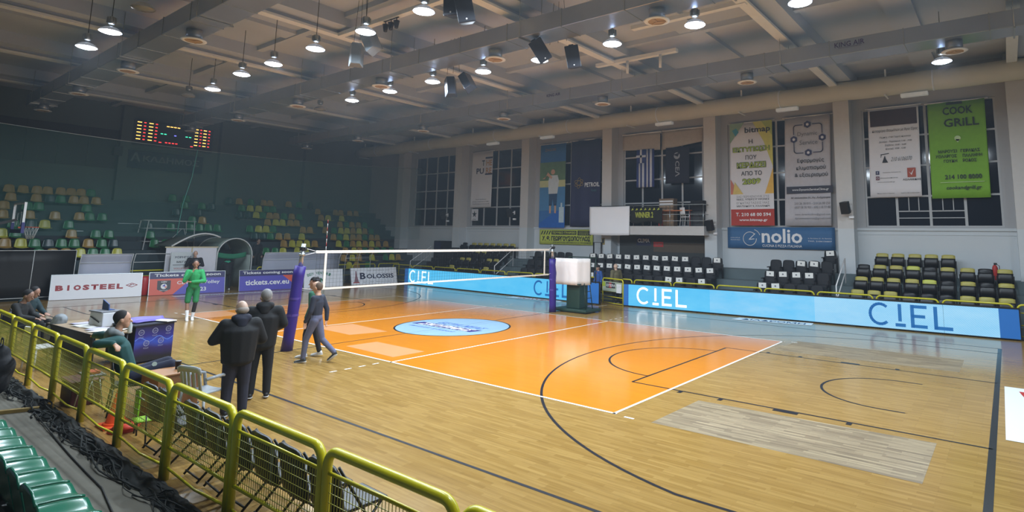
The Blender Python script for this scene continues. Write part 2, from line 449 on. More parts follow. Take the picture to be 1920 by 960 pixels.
# ceiling: slab, beams across the hall, cross beams and joists
b = MB(); b.box(-25, 21, -23.4, 13.4, 9.75, 10.0); ceil = struct(obj('ceiling', b, M_ceil))
BX = [-8.2+5.775*k for k in range(-3, 6)]
for x in BX:
    b = MB(); b.box(x-.17, x+.13, -23, 13, 9.13, 9.2); obj('beam_flange', b, M_beam, ceil)
    b = MB(); b.box(x-.1, x+.62, -23, 13, 9.32, 9.76); b.box(x-.08, x+.05, -23, 13, 9.2, 9.34); obj('beam', b, M_ceil, ceil)
    if x+2.9 < 20:
        b = MB(); b.box(x+2.75, x+3.5, -23, 13, 9.62, 9.76); obj('joist', b, M_ceil, ceil)
for y in (-13, -3.3, 1.5, 3.95, 10.2):
    b = MB()
    for x in BX[:-1]: b.box(x+.62, x+5.65, y-.1, y+.14, 9.58, 9.76)
    loose('cross_beam', b, M_ceil, ceil)
b = MB()
for x0, x1, y in ((2.65, 5.9, 4.05), (-2.3, 3.3, -3.2), (5.7, 9.2, 1.5)): b.box(x0, x1, y-.09, y+.09, 9.1, 9.22)
for x, y in ((4.0, 4.0), (5.3, 4.0)): b.tube([(x, y, 9.1), (x, y, 8.65)], .05)
loose('hanging_rail', b, M_beam, ceil)

# far stand tiers and end stand tiers
b = MB()
for r in range(4): b.box(-17.0, 15.2, 9.85+.7*r, 12.3 if r < 3 else YW, -.3, .35+.43*r) if r < 3 else b.box(-14.5, 15.2, 11.95, YW, -.3, .35+.43*3)
struct(obj('far_stand', b, M_stand))
def ez(i): return 1.93+.42*i-.42
b = MB()
for i in range(-2, 8):
    X = -19.2-.66*i; x0 = XE if i == 7 else X-.36
    for y0, y1 in (((-23, -3.0), (1.9, 12.98)) if i < 1 else ((-23, 12.98),)): b.box(x0, X+.3, y0, y1, -.3, ez(i))
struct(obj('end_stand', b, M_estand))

# ================================================================ CEILING SERVICES
# ducts
def duct(label, y, x0, x1, zb, h, wdt, difx, dz):
    d = thing('air_duct', label, 'air duct', (0, y, zb), 0, 'rectangular air ducts under the ceiling')
    b = MB(); b.box(x0, x1, -wdt/2, wdt/2, 0, h); obj('duct_body', b, M_duct, d, bevel=.02)
    b = MB(); x = x0+.7
    while x < x1:
        b.box(x-.012, x+.012, -wdt/2-.012, wdt/2+.012, -.012, h+.012); x += 2.8875/1.5
    loose('seam', b, M_metal, d)
    b = MB(); x = x0+1.2
    while x < x1:
        b.box(x-.02, x+.02, -wdt/2-.05, wdt/2+.05, -.05, -.012)
        for s in (1, -1): b.tube([(x, s*(wdt/2+.035), -.03), (x, s*(wdt/2+.035), 9.7-zb)], .008, 5)
        x += 5.775
    loose('hanger', b, M_metal, d)
    for xx in difx:
        b = MB(); b.lathe([(.2, 0), (.2, -dz)], (xx, 0, 0)); f = obj('diffuser', b, M_duct, d)
        b = MB(); b.lathe([(.2, -dz), (.3, -dz), (.31, -dz-.02), (.24, -dz-.035), (.21, -dz-.03)], (xx, 0, 0), caps=False); obj('ring', b, M_beam, f)
        b = MB(); b.lathe([(.235, -dz-.015), (.235, -dz-.02)], (xx, 0, 0))
        for k in range(3):
            a = k*2*PI/3+.5; b.bar((xx, 0, -dz-.03), (xx+.22*math.cos(a), .22*math.sin(a), -dz-.03), .05, .01)
        obj('blades', b, mat('tan diffuser blades', (172, 148, 118), .7), f)
    return d
duct('near left rectangular sheet metal duct with round outlets, at top left', -7.0, -20.3, 6, 8.3, .5, .8, (-19.2, -13.8, -8.3, -3.05, 2.4), .27)
duct('middle rectangular sheet metal duct with round outlets, above the centre of the court', -1.2, -20.3, 20, 8.3, .48, .85, (-19.2, -13.9, -8.55, -2.9, 2.65, 8.0, 13.4), .27)
d3 = duct('far rectangular duct marked KING AIR, nearest the window wall', 5.2, -21, 20, 8.3, .46, .86, (-19.6, -14.2, -8.6, -3.1, 2.15, 7.85, 13.55), .27)
lettering(d3, 'KING AIR', 11.05, .3, .8, .15, mat('purple marker', (70, 64, 110), .6), y=-.445, bold=.01)
lettering(d3, 'KING AIR', .05, .28, .7, .12, mat('purple marker', (70, 64, 110), .6), y=-.445, bold=.01)
lettering(d3, 'AIR CONDITIONING', 11.05, .2, .6, .03, mat('purple marker', (70, 64, 110), .6), y=-.445)
b = MB(); pts = [(-24.35+k*.96, 11.85, 8.93+.02*math.sin(k*2.2)) for k in range(47)]
b.tube(pts, .38, 20)
pp = thing('insulated_pipe', 'fat cream insulated pipe running above the windows', 'pipe')
obj('pipe_body', b, mat('cream pipe lagging', (200, 198, 184), .7, var=.1, scale=1.5, bump=.1), pp)
b = MB()
for x in (-22, -16, -10, -4.5, 1, 6.9, 12.5): b.lathe([(.39, 0), (.39, .05)], (x, 11.85, 8.93), axis='x')
for x in BX: b.box(x+1.8, x+1.86, 11.45, 12.25, 8.5, 8.53); b.box(x+1.8, x+1.86, 11.82, 11.88, 9.3, 9.6)
loose('pipe_band', b, M_beam, pp)
M_tube = mat('faintly glowing fitting', (224, 228, 228), .4, emit=.08)  # faint emission brightens these boxes though they are not lit
for k, (x, lab) in enumerate(((-10.25, 'leftmost of the small white boxes under the cream pipe'), (-6.0, 'second from left of the small white boxes under the cream pipe'), (1.35, 'small white box under the cream pipe above the two white roller blinds'), (7.2, 'small box under the cream pipe above the banner with hexagons'), (11.9, 'small box under the cream pipe above the white banner with a brown top'))):
    b = MB(); b.box(-.45, .45, -.12, .12, 0, .14); o = obj('emergency_light', b, M_tube, bevel=.02); o.location = (x, 11.75, 8.38)
    tag(o, lab, 'light fitting', 'white boxes under the pipe')

# high bay lamps
M_lens = mat('lit lamp lens', (240, 246, 255), .4, emit=26.0, var=0)
M_glowshade = mat('glowing prismatic reflector', (214, 226, 244), .4, emit=.12, var=.05)
M_shade = mat('lamp reflector metal', (190, 194, 196), .3, .7)
def lamp_proto(lit):
    t = thing('high_bay_lamp', 'x', 'ceiling lamp', (0, 0, 0))
    b = MB(); b.lathe([(.05, .13), (.14, .1), (.21, .05), (.245, -.012)], n=28, caps=False); obj('reflector', b, M_glowshade if lit else M_shade, t)
    b = MB(); b.lathe([(.07, .2), (.085, .22), (.085, .38), (.05, .4)], n=16)
    for k in range(8):
        a = k*PI/4; b.box(-.003, .003, .07, .115, .23, .37, Matrix.Rotation(a, 4, 'Z'))
    obj('gear_housing', b, M_metal, t)
    b = MB(); b.tube([(0, 0, .4), (0, 0, 1.49)], .009, 6); obj('cable', b, M_blkpl, t)
    b = MB(); b.lathe([(.236, -.008), (.22, -.022), (.15, -.045), (.0001, -.06)], n=28, caps=False)
    obj('lens', b, M_lens if lit else mat('dark lamp glass', (120, 122, 120), .2), t)
    if lit:
        L = bpy.data.lights.new('lamp_light', 'AREA'); L.shape = 'DISK'; L.size = .42; L.energy = LAMP_W; L.color = LAMP_COL; L.spread = PI
        lo = bpy.data.objects.new('lamp_light', L); COL.objects.link(lo); lo.parent = t; lo.location = (0, 0, -.07)
    return t
rowA = [(-8.4, -4.43), (-5.4, -4.74), (-3.33, -4.72), (-.85, -4.76), (1.54, -4.76), (3.88, -4.79), (6.3, -4.76), (8.7, -4.76), (11.1, -4.76)]
rowB = [(-5.61, -.61), (-3.15, -.66), (-.8, -.66), (1.5, -.56), (3.74, -.47), (6.27, -.48), (8.66, -.52), (11.09, -.46), (13.5, -.5)]
rowC = [(-6.22, -8.55), (-4.06, -8.57), (6.3, -8.6), (11.1, -8.6)]  # last two are added out of view to brighten the near floor
near_names = {(-6.22, -8.55): 'big lit ceiling lamp with finned top at far left, left of the near duct', (-4.06, -8.57): 'lit ceiling lamp at the upper left, just right of the lamp with a finned top',
 (-8.4, -4.43): 'lit ceiling lamp with visible finned top, above and right of the red scoreboard'}
lp = lamp_proto(True); first = True
def put_lamp(x, y, z, lab, g):
    global first
    if first: lp.location = (x, y, z); lp['label'] = lab; lp['group'] = g; first = False; return lp
    return dup(lp, (x, y, z), rnd.uniform(0, 3), lab, g)
for row, nm in ((rowA, 'row between near and middle ducts'), (rowB, 'row just beyond the middle duct'), (rowC, 'near row, added out of view')):
    for k, (x, y) in enumerate(row):
        lab = near_names.get((x, y), 'lit round ceiling lamp, %s from the left in the %s' % (ORD[k], nm))
        put_lamp(x, y, 8.0, lab, 'lit ceiling lamps')
put_lamp(13.2, 5.98, 8.0, 'lone lit ceiling lamp at upper right, just below the far duct', 'lit ceiling lamps')
put_lamp(18.4, 2.0, 8.0, 'lit ceiling lamp beyond the right edge of view', 'lit ceiling lamps')
dk = lamp_proto(False); dk.location = (-10.4, -4.5, 8.0); dk['label'] = 'dark unlit ceiling lamp above and left of the red scoreboard\'s right end'; dk['group'] = 'unlit ceiling lamps'
dup(dk, (-8.24, -.42, 8.0), 1, 'dark unlit ceiling lamp beside the middle duct, left end', 'unlit ceiling lamps')
dup(dk, (-1.6, -8.6, 8.05), 1, 'dark unlit ceiling lamp near the top left edge', 'unlit ceiling lamps')

# loudspeakers hung in pairs
M_spk = mat('black speaker grille', (34, 37, 48), .6, var=.2); M_spkb = mat('grey speaker cabinet', (120, 128, 134), .35, var=.15)
def speaker_proto():
    t = thing('hanging_loudspeaker', 'x', 'loudspeaker')
    b = MB(); b.prism([(-.2, -.16), (.2, -.16), (.13, .17), (-.13, .17)], -.32, .32, 'xy'); obj('cabinet', b, M_spkb, t, bevel=.02)
    b = MB(); b.box(-.19, .19, -.178, -.158, -.3, .3); obj('grille', b, M_spk, t, bevel=.008)
    b = MB(); b.lathe([(.02, 0), (.02, -.006)], (.0, -.178, -.24), axis='y', n=12); obj('badge', b, M_white, t)
    b = MB(); b.box(-.07, .07, -.03, .03, .32, .36); obj('bracket', b, M_blkpl, t)
    return t
sp = speaker_proto()
SPK = [(-.25, -3.87, 7.95, PI+.95, .12, 0, 'grey backed hanging speaker, lower left one of the left pair', 1), (.6, -4.0, 8.12, PI+.3, .1, .55, 'hanging speaker directly under a lit lamp, right one of the left pair', 1),
 (4.45, -4.38, 8.2, .35, .15, .05, 'black hanging speaker cut by the top edge, left one of the top pair', 0), (4.75, -4.32, 8.0, .75, .2, -.22, 'large black hanging speaker, right one of the top pair', 0),
 (4.4, -1.25, 7.93, .7, .25, -.6, 'tilted black hanging speaker, upper one of the right pair', 0), (4.75, -.2, 7.98, .6, .2, -.18, 'black hanging speaker, lower right one of the right pair', 0),
 (.15, 0.0, 7.98, PI+.4, .25, .6, 'hanging speaker, upper right one of the centre pair', 0), (-.35, -.25, 7.84, PI+.9, .2, .1, 'hanging speaker with cable loop, lower left one of the centre pair', 0)]
for k, (x, y, z, rz, tl, ro, lab, grey) in enumerate(SPK):
    o = sp if k == 0 else copy_tree(sp)
    o.location = (x, y, z); o.rotation_euler = (tl, ro, rz); o['label'] = lab; o['group'] = 'hanging loudspeakers'
    if not grey:
        for ch in o.children:
            if ch.name.startswith('cabinet'): ch.data = ch.data.copy(); ch.data.materials[0] = mat('dark speaker cabinet', (48, 52, 62), .35, var=.15)
for k, (x, y, lab) in enumerate(((.1, -4.0, 'thin wires holding the left pair of speakers'), (4.6, -4.35, 'thin wires holding the top pair of speakers'), (4.6, -.7, 'thin wires holding the right pair of speakers'), (-.2, -.3, 'thin wires holding the centre pair of speakers'))):
    b = MB()
    for dx in (-.3, 0, .3): b.tube([(x+dx, y, 8.28), (x+dx*.6, y, 9.5)], .006, 5)
    tag(obj('speaker_wires', b, M_blkpl), lab, 'wire', 'wires of the loudspeakers')
def wall_speaker(x, y, z, rz, lab, m=M_blkpl):
    t = thing('wall_loudspeaker', lab, 'loudspeaker', (x, y, z), rz, 'small speakers on the pillars')
    b = MB(); b.prism([(-.17, -.15), (.17, -.15), (.11, .12), (-.11, .12)], -.24, .24, 'xy'); obj('cabinet', b, m, t, bevel=.015).rotation_euler = (.25, 0, 0)
    b = MB(); b.bar((0, .1, 0), (0, .3, .05), .05); b.box(-.08, .08, .28, .3, -.1, .12); obj('bracket', b, M_white, t)
for x, z, lab in ((-8.95, 4.28, 'black wall speaker on the pillar right of the PURE banner'), (-14.8, 4.2, 'small dark wall speaker on the pillar right of the leftmost window'), (3.52, 3.55, 'black wall speaker on the pillar right of the balcony'), (9.28, 4.25, 'black wall speaker on the pillar right of the hexagon banner')):
    wall_speaker(x, 12.05, z, -.35, lab)
    b = MB(); b.box(-.09, .09, -.1, .02, 0, .1); o = obj('sensor_box', b, M_white, bevel=.01); o.location = (x+.15, 12.33, z-.42)
    tag(o, 'small white box beneath the '+' '.join(lab.split()[-10:]), 'box', 'white boxes on pillars')

t = thing('spotlight_cluster', 'small dark cluster of spotlights on the thin ceiling rail at the top', 'spotlight', (.35, -3.2, 8.9))
b = MB(); b.tube([(-.35, 0, .2), (.35, 0, .2)], .02, 6); obj('crossbar', b, M_blkpl, t)
for k in range(3):
    b = MB(); b.lathe([(.05, 0), (.09, .22)], (-.26+.26*k, 0, -.12), n=12); b.box(-.27+.26*k, -.25+.26*k, -.01, .01, .08, .2); obj('lamp_head', b, M_blkpl, t)

# ================================================================ BANNERS AND FLAGS ON THE FAR WALL
def banner(name, label, cat, x0, x1, z0, z1, y, m, skew=0.0, rod=True, wav=.012):
    """cloth sheet with its own folds; local frame origin at lower left corner"""
    t = thing(name, label, cat, (x0, y, z0)); W, H = x1-x0, z1-z0
    b = MB()
    b.sheet(lambda u, v: (u*W+skew*(v-1), wav*math.sin(u*W*5.5+v)*(.3+.7*(1-v)), v*H), 28, 10)
    o = obj('cloth', b, m, t, solid=.006)
    if rod:
        b = MB(); b.tube([(-.1, .01, H), (W+.1, .01, H)], .022, 8); obj('rod', b, M_white, t)
    return t, W, H
YB = 12.84
yo = -.03
M_cloth = mat('off white banner cloth', (222, 220, 224), .7, var=.04)
t, W, H = banner('advertising_banner', 'narrow white banner reading THE PURE, beside the second window', 'banner', -13.15, -11.28, 4.7, 8.25, YB, M_cloth, .04)
lettering(t, 'T', W*.62-.1, H*.79, .24, .36, M_navy, yo, .02); lettering(t, 'HE', W*.84, H*.79, .5, .36, mat('tan print', (196, 150, 96), .6), yo, .02)
lettering(t, 'PU', W*.42, H*.65, .66, .36, M_navy, yo, .02); lettering(t, 'RE', W*.83, H*.65, .5, .36, mat('tan print', (196, 150, 96), .6), yo, .02)
shape(t, rect(W*.66, W*1.0, H*.865, H*.895), M_navy, yo); shape(t, rect(W*.66, W*1.0, H*.575, H*.6), M_navy, yo)
for k, z in enumerate((.14, .1, .06)): lettering(t, ('Νερό καθαρό', 'φίλτρα νερού για το σπίτι', 'τηλέφωνο 210')[k], W*.5, H*z, W*(.5 if k == 0 else .8), .09, M_grey, yo)
t, W, H = banner('star_poster', 'small white poster with a dark star in the lower left pane of the second window', 'poster', -13.1, -12.48, 3.86, 4.6, YB+.05, M_cloth, rod=False)
shape(t, [(W/2+(.24 if k % 2 == 0 else .08)*math.sin(PI*k/5), H*.55+(.24 if k % 2 == 0 else .08)*math.cos(PI*k/5)) for k in range(10)], M_ink, yo)
lettering(t, 'STAR', W/2, H*.12, .3, .07, M_ink, yo)
M_sky = mat('banner sky blue', (52, 112, 176), .7); M_green = mat('banner foliage green', (96, 128, 92), .7, var=.3, scale=3)
t, W, H = banner('photo_banner', 'tall blue banner with a photograph of a drinking boy and a bottle', 'banner', -7.36, -5.48, 3.43, 8.27, YB, M_sky, .03)
shape(t, rect(0, W, H*.56, H*.78), M_green, yo+.004); shape(t, rect(0, W, H*.48, H*.56), mat('banner pale sand', (196, 196, 140), .7), yo+.004)
shape(t, rect(0, W, H*.2, H*.48), mat('banner pool blue', (72, 130, 178), .7), yo+.004); shape(t, [(0, 0), (W, 0), (W, H*.24), (W*.6, H*.18), (0, H*.05)], mat('banner deep blue', (30, 100, 186), .7), yo)
sk = mat('printed skin tone', (206, 160, 130), .7)
shape(t, [(W*.36, H*.4), (W*.7, H*.4), (W*.76, H*.55), (W*.7, H*.62), (W*.4, H*.62), (W*.34, H*.55)], mat('printed white shirt', (206, 212, 214), .7), yo-.002)
shape(t, [(W*.38, H*.26), (W*.5, H*.26), (W*.53, H*.34), (W*.56, H*.26), (W*.68, H*.26), (W*.7, H*.4), (W*.38, H*.4)], mat('printed shorts', (40, 74, 110), .7), yo-.003)
for x in (.4, .6): shape(t, rect(W*x, W*x+.12, H*.17, H*.27), sk, yo-.003)
shape(t, ringpts(W*.52, H*.66, .15, 16)[:-1], sk, yo-.004); shape(t, [(W*.1, H*.58), (W*.2, H*.58), (W*.32, H*.66), (W*.5, H*.6), (W*.46, H*.575), (W*.3, H*.62)], sk, yo-.005)
shape(t, rect(W*.78, W*.97, H*.06, H*.24), mat('printed bottle', (190, 210, 220), .6), yo-.006); shape(t, rect(W*.84, W*.9, H*.24, H*.29), mat('printed bottle', (190, 210, 220), .6), yo-.006)
lettering(t, 'ZAGORI', W*.4, H*.93, .8, .16, mat('faint orange print', (150, 130, 110), .7), yo)
t, W, H = banner('advertising_banner', 'dark navy banner reading PETROIL with a golden atom emblem', 'banner', -5.1, -3.08, 3.5, 8.3, YB, mat('navy banner cloth', (44, 48, 84), .75, var=.15, scale=1.2), .02, wav=.045)
g = mat('gold print', (190, 160, 90), .5); yy = -.07
lettering(t, 'PETROIL', W*.74, H*.475, .98, .24, M_white, yy, .02); lettering(t, 'fuels', W*.8, H*.41, .34, .12, mat('teal print', (70, 120, 130), .6), yy)
for a in (.5, -.35, 1.4):
    stroke(t, [(W*.3+.3*math.cos(q)*math.cos(a)-.12*math.sin(q)*math.sin(a), H*.5+.3*math.cos(q)*math.sin(a)+.12*math.sin(q)*math.cos(a)) for q in [2*PI*k/24 for k in range(24)]], .022, g, yy, closed=True)
# roller blinds
for x0, x1, za, zb, lab in ((-1.69, .54, 7.5, 7.38, 'left cream roller blind hanging over the balcony window'), (.66, 2.86, 7.36, 7.62, 'right cream roller blind hanging over the balcony window, crooked hem')):
    bl = thing('roller_blind', lab, 'blind', (x0, YB, 0), 0, 'cream roller blinds'); W = x1-x0
    b = MB(); b.sheet(lambda u, v: (u*W, .01*math.sin(u*9), (za+(zb-za)*u)*(1-v)+8.3*v), 12, 6); obj('fabric', b, mat('cream blind fabric', (176, 168, 156), .8), bl, solid=.008)
    b = MB(); b.tube([(-.03, .03, 8.32), (W+.03, .03, 8.32)], .045); obj('roller', b, M_white, bl)
# Greek flag hung upright
fl = thing('greek_flag', 'blue and white striped flag with a cross hanging upright in the balcony window', 'flag', (-.8, YB-.08, 5.5)); W, H = 1.02, 1.95
M_fb = mat('flag blue', (38, 56, 120), .75); M_fw = mat('flag white', (196, 200, 210), .75)
for k in range(9):
    b = MB(); u0, u1 = W*(1-(k+1)/9), W*(1-k/9); zt = H if k < 4 or True else H
    z1_ = H if k < 4 else H*.64
    b.sheet(lambda u, v: (u0+(u1-u0)*u, .03*math.sin((u0+(u1-u0)*u)*14), (z1_ if k >= 4 else H)*v), 4, 4)
    obj('stripe', b, M_fb if k % 2 == 0 else M_fw, fl, solid=.004)
b = MB(); b.sheet(lambda u, v: (W*5/9*u, .03*math.sin(W*5/9*u*14), H*.64+H*.36*v), 10, 3); obj('canton', b, M_fb, fl, solid=.004)
shape(fl, rect(W*2/9+.0, W*3/9, H*.64, H), M_fw, -.04, 'cross'); shape(fl, rect(0, W*5/9, H*.79, H*.85), M_fw, -.04, 'cross')
t, W, H = banner('dark_flag', 'dark navy flag with an emblem and letters turned sideways beside the striped flag', 'flag', .88, 2.16, 5.62, 7.42, YB-.06, mat('dark flag cloth', (30, 33, 50), .8), .02, False, .03)
shape(t, ringpts(W*.5, H*.76, .17, 14)[:-1], mat('flag silver print', (150, 152, 158), .6), -.05)
shape(t, [(W*.5-.2, H*.76+.06), (W*.5+.16, H*.76+.16), (W*.5+.05, H*.76-.05)], mat('dark flag cloth', (30, 33, 50), .8), -.055)
lettering(t, 'CEΛ', W*.52, H*.4, .78, .24, mat('flag silver print', (150, 152, 158), .6), -.05, .015, rot=PI/2)
# bitmap banner
t, W, H = banner('advertising_banner', 'colourful yellow and white banner reading bitmap with a red foot', 'banner', 4.22, 6.2, 3.56, 8.3, YB, M_cloth, .04)
tq = [yo+.014]
def tri(t, pts, rgb):
    tq[0] -= .0022; shape(t, [(a*W, c*H) for a, c in pts], mat('print %d %d %d' % rgb, rgb, .7, var=.1), tq[0])
tri(t, [(.55, 1), (1, 1), (1, .55), (.8, .8)], (206, 200, 96)); tri(t, [(0, 1), (.35, 1), (0, .8)], (140, 168, 140)); tri(t, [(.75, 1), (1, 1), (1, .85)], (170, 180, 80))
tri(t, [(1, .55), (1, .28), (.8, .3), (.9, .42)], (226, 180, 80)); tri(t, [(0, .45), (.2, .3), (0, .28)], (200, 120, 100)); tri(t, [(.1, .42), (.3, .3), (.05, .3)], (216, 190, 110))
shape(t, rect(0, W, 0, H*.155), mat('banner red', (176, 56, 44), .7), yo); shape(t, rect(0, W, H*.155, H*.3), M_cloth, yo)
lettering(t, 'bitmap', W*.66, H*.915, 1.18, .34, M_ink, yo, .02)
shape(t, [(W*.06, H*.93), (W*.16, H*.95), (W*.22, H*.91), (W*.14, H*.87)], mat('drop teal', (70, 150, 170), .6), yo)
for s, z, w_, h_, m in (('Η', .81, .18, .2, M_ink), ('ΠΟΥ', .655, .52, .2, M_ink), ('ΑΠΟ ΤΟ', .5, .95, .2, M_ink)): lettering(t, s, W*.5, H*z, w_, h_, m, yo-.002, .01)
M_lime = mat('lime print', (168, 186, 60), .6)
for s, z, w_ in (('ΕΚΤΥΠΩΣΗ', .735, 1.66), ('ΚΕΡΔΙΖΕΙ', .58, 1.3), ('2009', .42, .8)):
    lettering(t, s, W*.5, H*z, w_+.06, .3, mat('olive outline print', (76, 92, 40), .6), yo-.002, .07); lettering(t, s, W*.5, H*z, w_, .24, M_lime, yo-.006, .02)
for s, z, m, bo in (('ΣΑΣ ΠΕΡΙΜΕΝΟΥΜΕ ΣΤΙΣ', .275, M_grey, 0), ('ΝΕΕΣ, ΥΠΕΡΣΥΓΧΡΟΝΕΣ', .247, M_ink, .02), ('ΕΓΚΑΤΑΣΤΑΣΕΙΣ ΜΑΣ', .215, M_grey, 0), ('ΜΙΛΤΙΑΔΟΥ 9, ΧΑΛΑΝΔΡΙ', .183, M_ink, .02)): lettering(t, s, W*.52, H*z, 1.5, .1, m, yo-.004, bo)
lettering(t, 'Τ. 210 68 00 594', W*.52, H*.105, 1.6, .16, M_white, yo-.004, .025); lettering(t, 'www.bitmap.gr', W*.52, H*.05, 1.3, .14, M_white, yo-.004, .025)
# dynamic service
t, W, H = banner('advertising_banner', 'grey banner with four linked hexagons reading Dynamic Service', 'banner', 6.76, 8.66, 3.55, 8.3, YB, mat('grey banner cloth', (188, 186, 192), .75), .12, wav=.03)
yy = -.05; mh = mat('indigo print', (60, 62, 96), .6)
rr = [(W*.16, H*.62+q) for q in ()]
cx0, cx1, cz0, cz1 = W*.2, W*.82, H*.66, H*.92
for s_, e_ in (((cx0, cz0+.5), (cx0, cz0+.12)), ((cx0+.12, cz0), (W*.4, cz0)), ((W*.62, cz0), (cx1-.12, cz0)), ((cx1, cz0+.12), (cx1, cz0+.42)), ((cx1, cz1-.42), (cx1, cz1-.12)), ((cx1-.12, cz1), (W*.62, cz1)), ((W*.4, cz1), (cx0+.12, cz1)), ((cx0, cz1-.12), (cx0, cz1-.4))): stroke(t, [s_, e_], .035, mh, yy)
for c_, a in (((cx0+.12, cz0+.12), PI), ((cx1-.12, cz0+.12), 1.5*PI), ((cx1-.12, cz1-.12), 0), ((cx0+.12, cz1-.12), .5*PI)): stroke(t, ringpts(c_[0], c_[1], .12, 8, a, a+PI/2), .035, mh, yy)
for x, z in ((W*.51, cz1), (W*.51, cz0), (cx0, (cz0+cz1)/2), (cx1, (cz0+cz1)/2)):
    shape(t, [(x+.16*math.sin(k*PI/3), z+.16*math.cos(k*PI/3)) for k in range(6)], mh, yy-.002); shape(t, ringpts(x, z, .06, 10)[:-1], M_cloth, yy-.005)
lettering(t, 'Dynamic', W*.5, H*.83, .82, .22, M_grey, yy); lettering(t, 'Service', W*.52, H*.755, .74, .2, M_grey, yy)
for s, z, w_ in (('Εφαρμογές', .585, 1.1), ('κλιματισμού', .52, 1.2), ('& εξαερισμού', .455, 1.35)): lettering(t, s, W*.55, H*z, w_, .22, M_ink, yy, .01)
shape(t, rect(0, W, H*.29, H*.355), mat('charcoal print', (48, 50, 66), .6), yy+.01)
lettering(t, 'www.DynamicServiceClima.gr', W*.52, H*.322, 1.5, .12, M_white, yy, .01); lettering(t, 'Μεσολογγίου 31, Αγ. Ανάργυροι', W*.52, H*.25, 1.6, .1, M_ink, yy, .02)
for s, z in (('210 26 30 015 - 210 26 98 250', .2), ('6937 58 50 901 - 690 118 77 88', .165), ('www.dynamicclima@gmail.com', .1), ('dynamicservice@gmail.com', .065)): lettering(t, s, W*.55, H*z, 1.45, .1, M_grey, yy)
# long banners below the windows
def flatbanner(name, lab, x0, x1, z0, z1, y, m):
    t = thing(name, lab, 'banner', (x0, y, z0)); W, H = x1-x0, z1-z0
    b = MB(); b.sheet(lambda u, v: (u*W, .006*math.sin(u*W*4), v*H), 20, 3); obj('cloth', b, m, t, solid=.006); return t, W, H
t, W, H = flatbanner('long_banner', 'yellow green banner with bold dark Greek letters below the windows', -7.36, -3.6, 2.5, 3.33, 12.9, mat('yellow green banner cloth', (196, 206, 84), .7))
yy = -.02
shape(t, rect(W*.24, W*.71, H*.66, H*.92), M_ink, yy); shape(t, rect(W*.73, W*.97, H*.62, H*.94), M_ink, yy)
lettering(t, 'ΤΕΧΝΙΚΟ ΓΡΑΦΕΙΟ', W*.475, H*.79, W*.44, .13, mat('yellow green banner cloth', (186, 196, 84), .7), yy-.004, .03)
for k, s in enumerate(('ΤΟΠΟΓΡΑΦΙΚΑ', 'ΝΟΜΙΜΟΠΟΙΗΣΕΙΣ', 'ΑΔΕΙΕΣ')): lettering(t, s, W*.84, H*(.87-.09*k), W*.18, .05, mat('yellow green banner cloth', (186, 196, 84), .7), yy-.004)
for k in range(4): shape(t, [(W*(.03+.05*k), H*.66), (W*(.05+.05*k), H*.66), (W*(.08+.05*k), H*.92), (W*(.06+.05*k), H*.92)], M_ink, yy)
lettering(t, 'Χ. Θ. ΓΕΩΡΓΟΥΣΟΠΟΥΛΟΣ', W*.51, H*.4, W*.9, .29, M_ink, yy-.008, .045); lettering(t, 'ΑΠΟ ΔΙΑΤΑΞΕΙΣ ΜΗΧΑΝΟΛΟΓΟΣ ΜΗΧΑΝΙΚΟΣ', W*.62, H*.14, W*.7, .09, M_ink, yy)
t, W, H = flatbanner('long_banner', 'blue banner reading nolio below the bitmap banner', 4.0, 8.64, 2.54, 3.48, 12.9, mat('steel blue banner cloth', (58, 104, 150), .7))
lettering(t, 'nolio', W*.53, H*.6, 1.75, .62, M_white, yy, .02); lettering(t, 'CUCINA E PIZZA ITALIANA', W*.53, H*.14, 1.7, .11, M_white, yy)
stroke(t, ringpts(W*.225, H*.46, .3, 24, .25*PI, 2.0*PI), .03, M_white, yy); stroke(t, [(W*.225-.04, H*.42), (W*.225+.24, H*.42+.26)], .03, M_white, yy); stroke(t, [(W*.225-.04, H*.42), (W*.225+.2, H*.42+.03)], .03, M_white, yy); stroke(t, ringpts(W*.25, H*.52, .36, 6, .1*PI, .4*PI), .03, M_white, yy)
for x, s, z in ((.08, 'www.nolio.gr', .5), (.08, 'Χαλάνδρι', .4), (.87, 'Λ. Πεντέλης 22 - Ν. Πεντέλη', .5), (.87, 'ΤΗΛ. 2106136807', .38)): lettering(t, s, W*x, H*z, .45 if x < .5 else .95, .055, M_white, yy)
# white menu banner
t, W, H = banner('advertising_banner', 'white banner with a brown top panel and a small red square logo', 'banner', 10.11, 11.9, 4.68, 8.3, YB, M_cloth, .06)
shape(t, rect(.07, W-.07, H*.79, H*.97), mat('brown photo print', (62, 44, 44), .6, var=.4, scale=2), yo)
for s, z, w_, h_, m in (('Καταφύγιο Θαυμάτων με Άγιο Όρος', .735, 1.6, .14, M_ink), ('Πέμπτη 17:00 Γιορτή Κρασιού', .66, 1.1, .09, M_ink), ('Δευτέρα - Παρασκευή 11:00 - 19:00', .61, 1.15, .09, M_ink), ('Σάββατο: 10:00 - 16:00', .57, .75, .09, M_ink), ('Κυριακή: 10:00 - 15:00', .53, .7, .09, M_ink)): lettering(t, s, W*.52, H*z, w_, h_, m, yo-.004, shear=.2)
lettering(t, '210 6106070', W*.62, H*.415, .74, .16, M_grey, yo-.004, shear=.4)
shape(t, [(W*.24, H*.38), (W*.36, H*.38), (W*.32, H*.42), (W*.3, H*.46), (W*.27, H*.42)], M_ink, yo-.003); stroke(t, [(W*.22, H*.47), (W*.38, H*.48)], .03, M_ink, yo-.003); stroke(t, [(W*.23, H*.47), (W*.22, H*.44)], .02, M_ink, yo-.003)
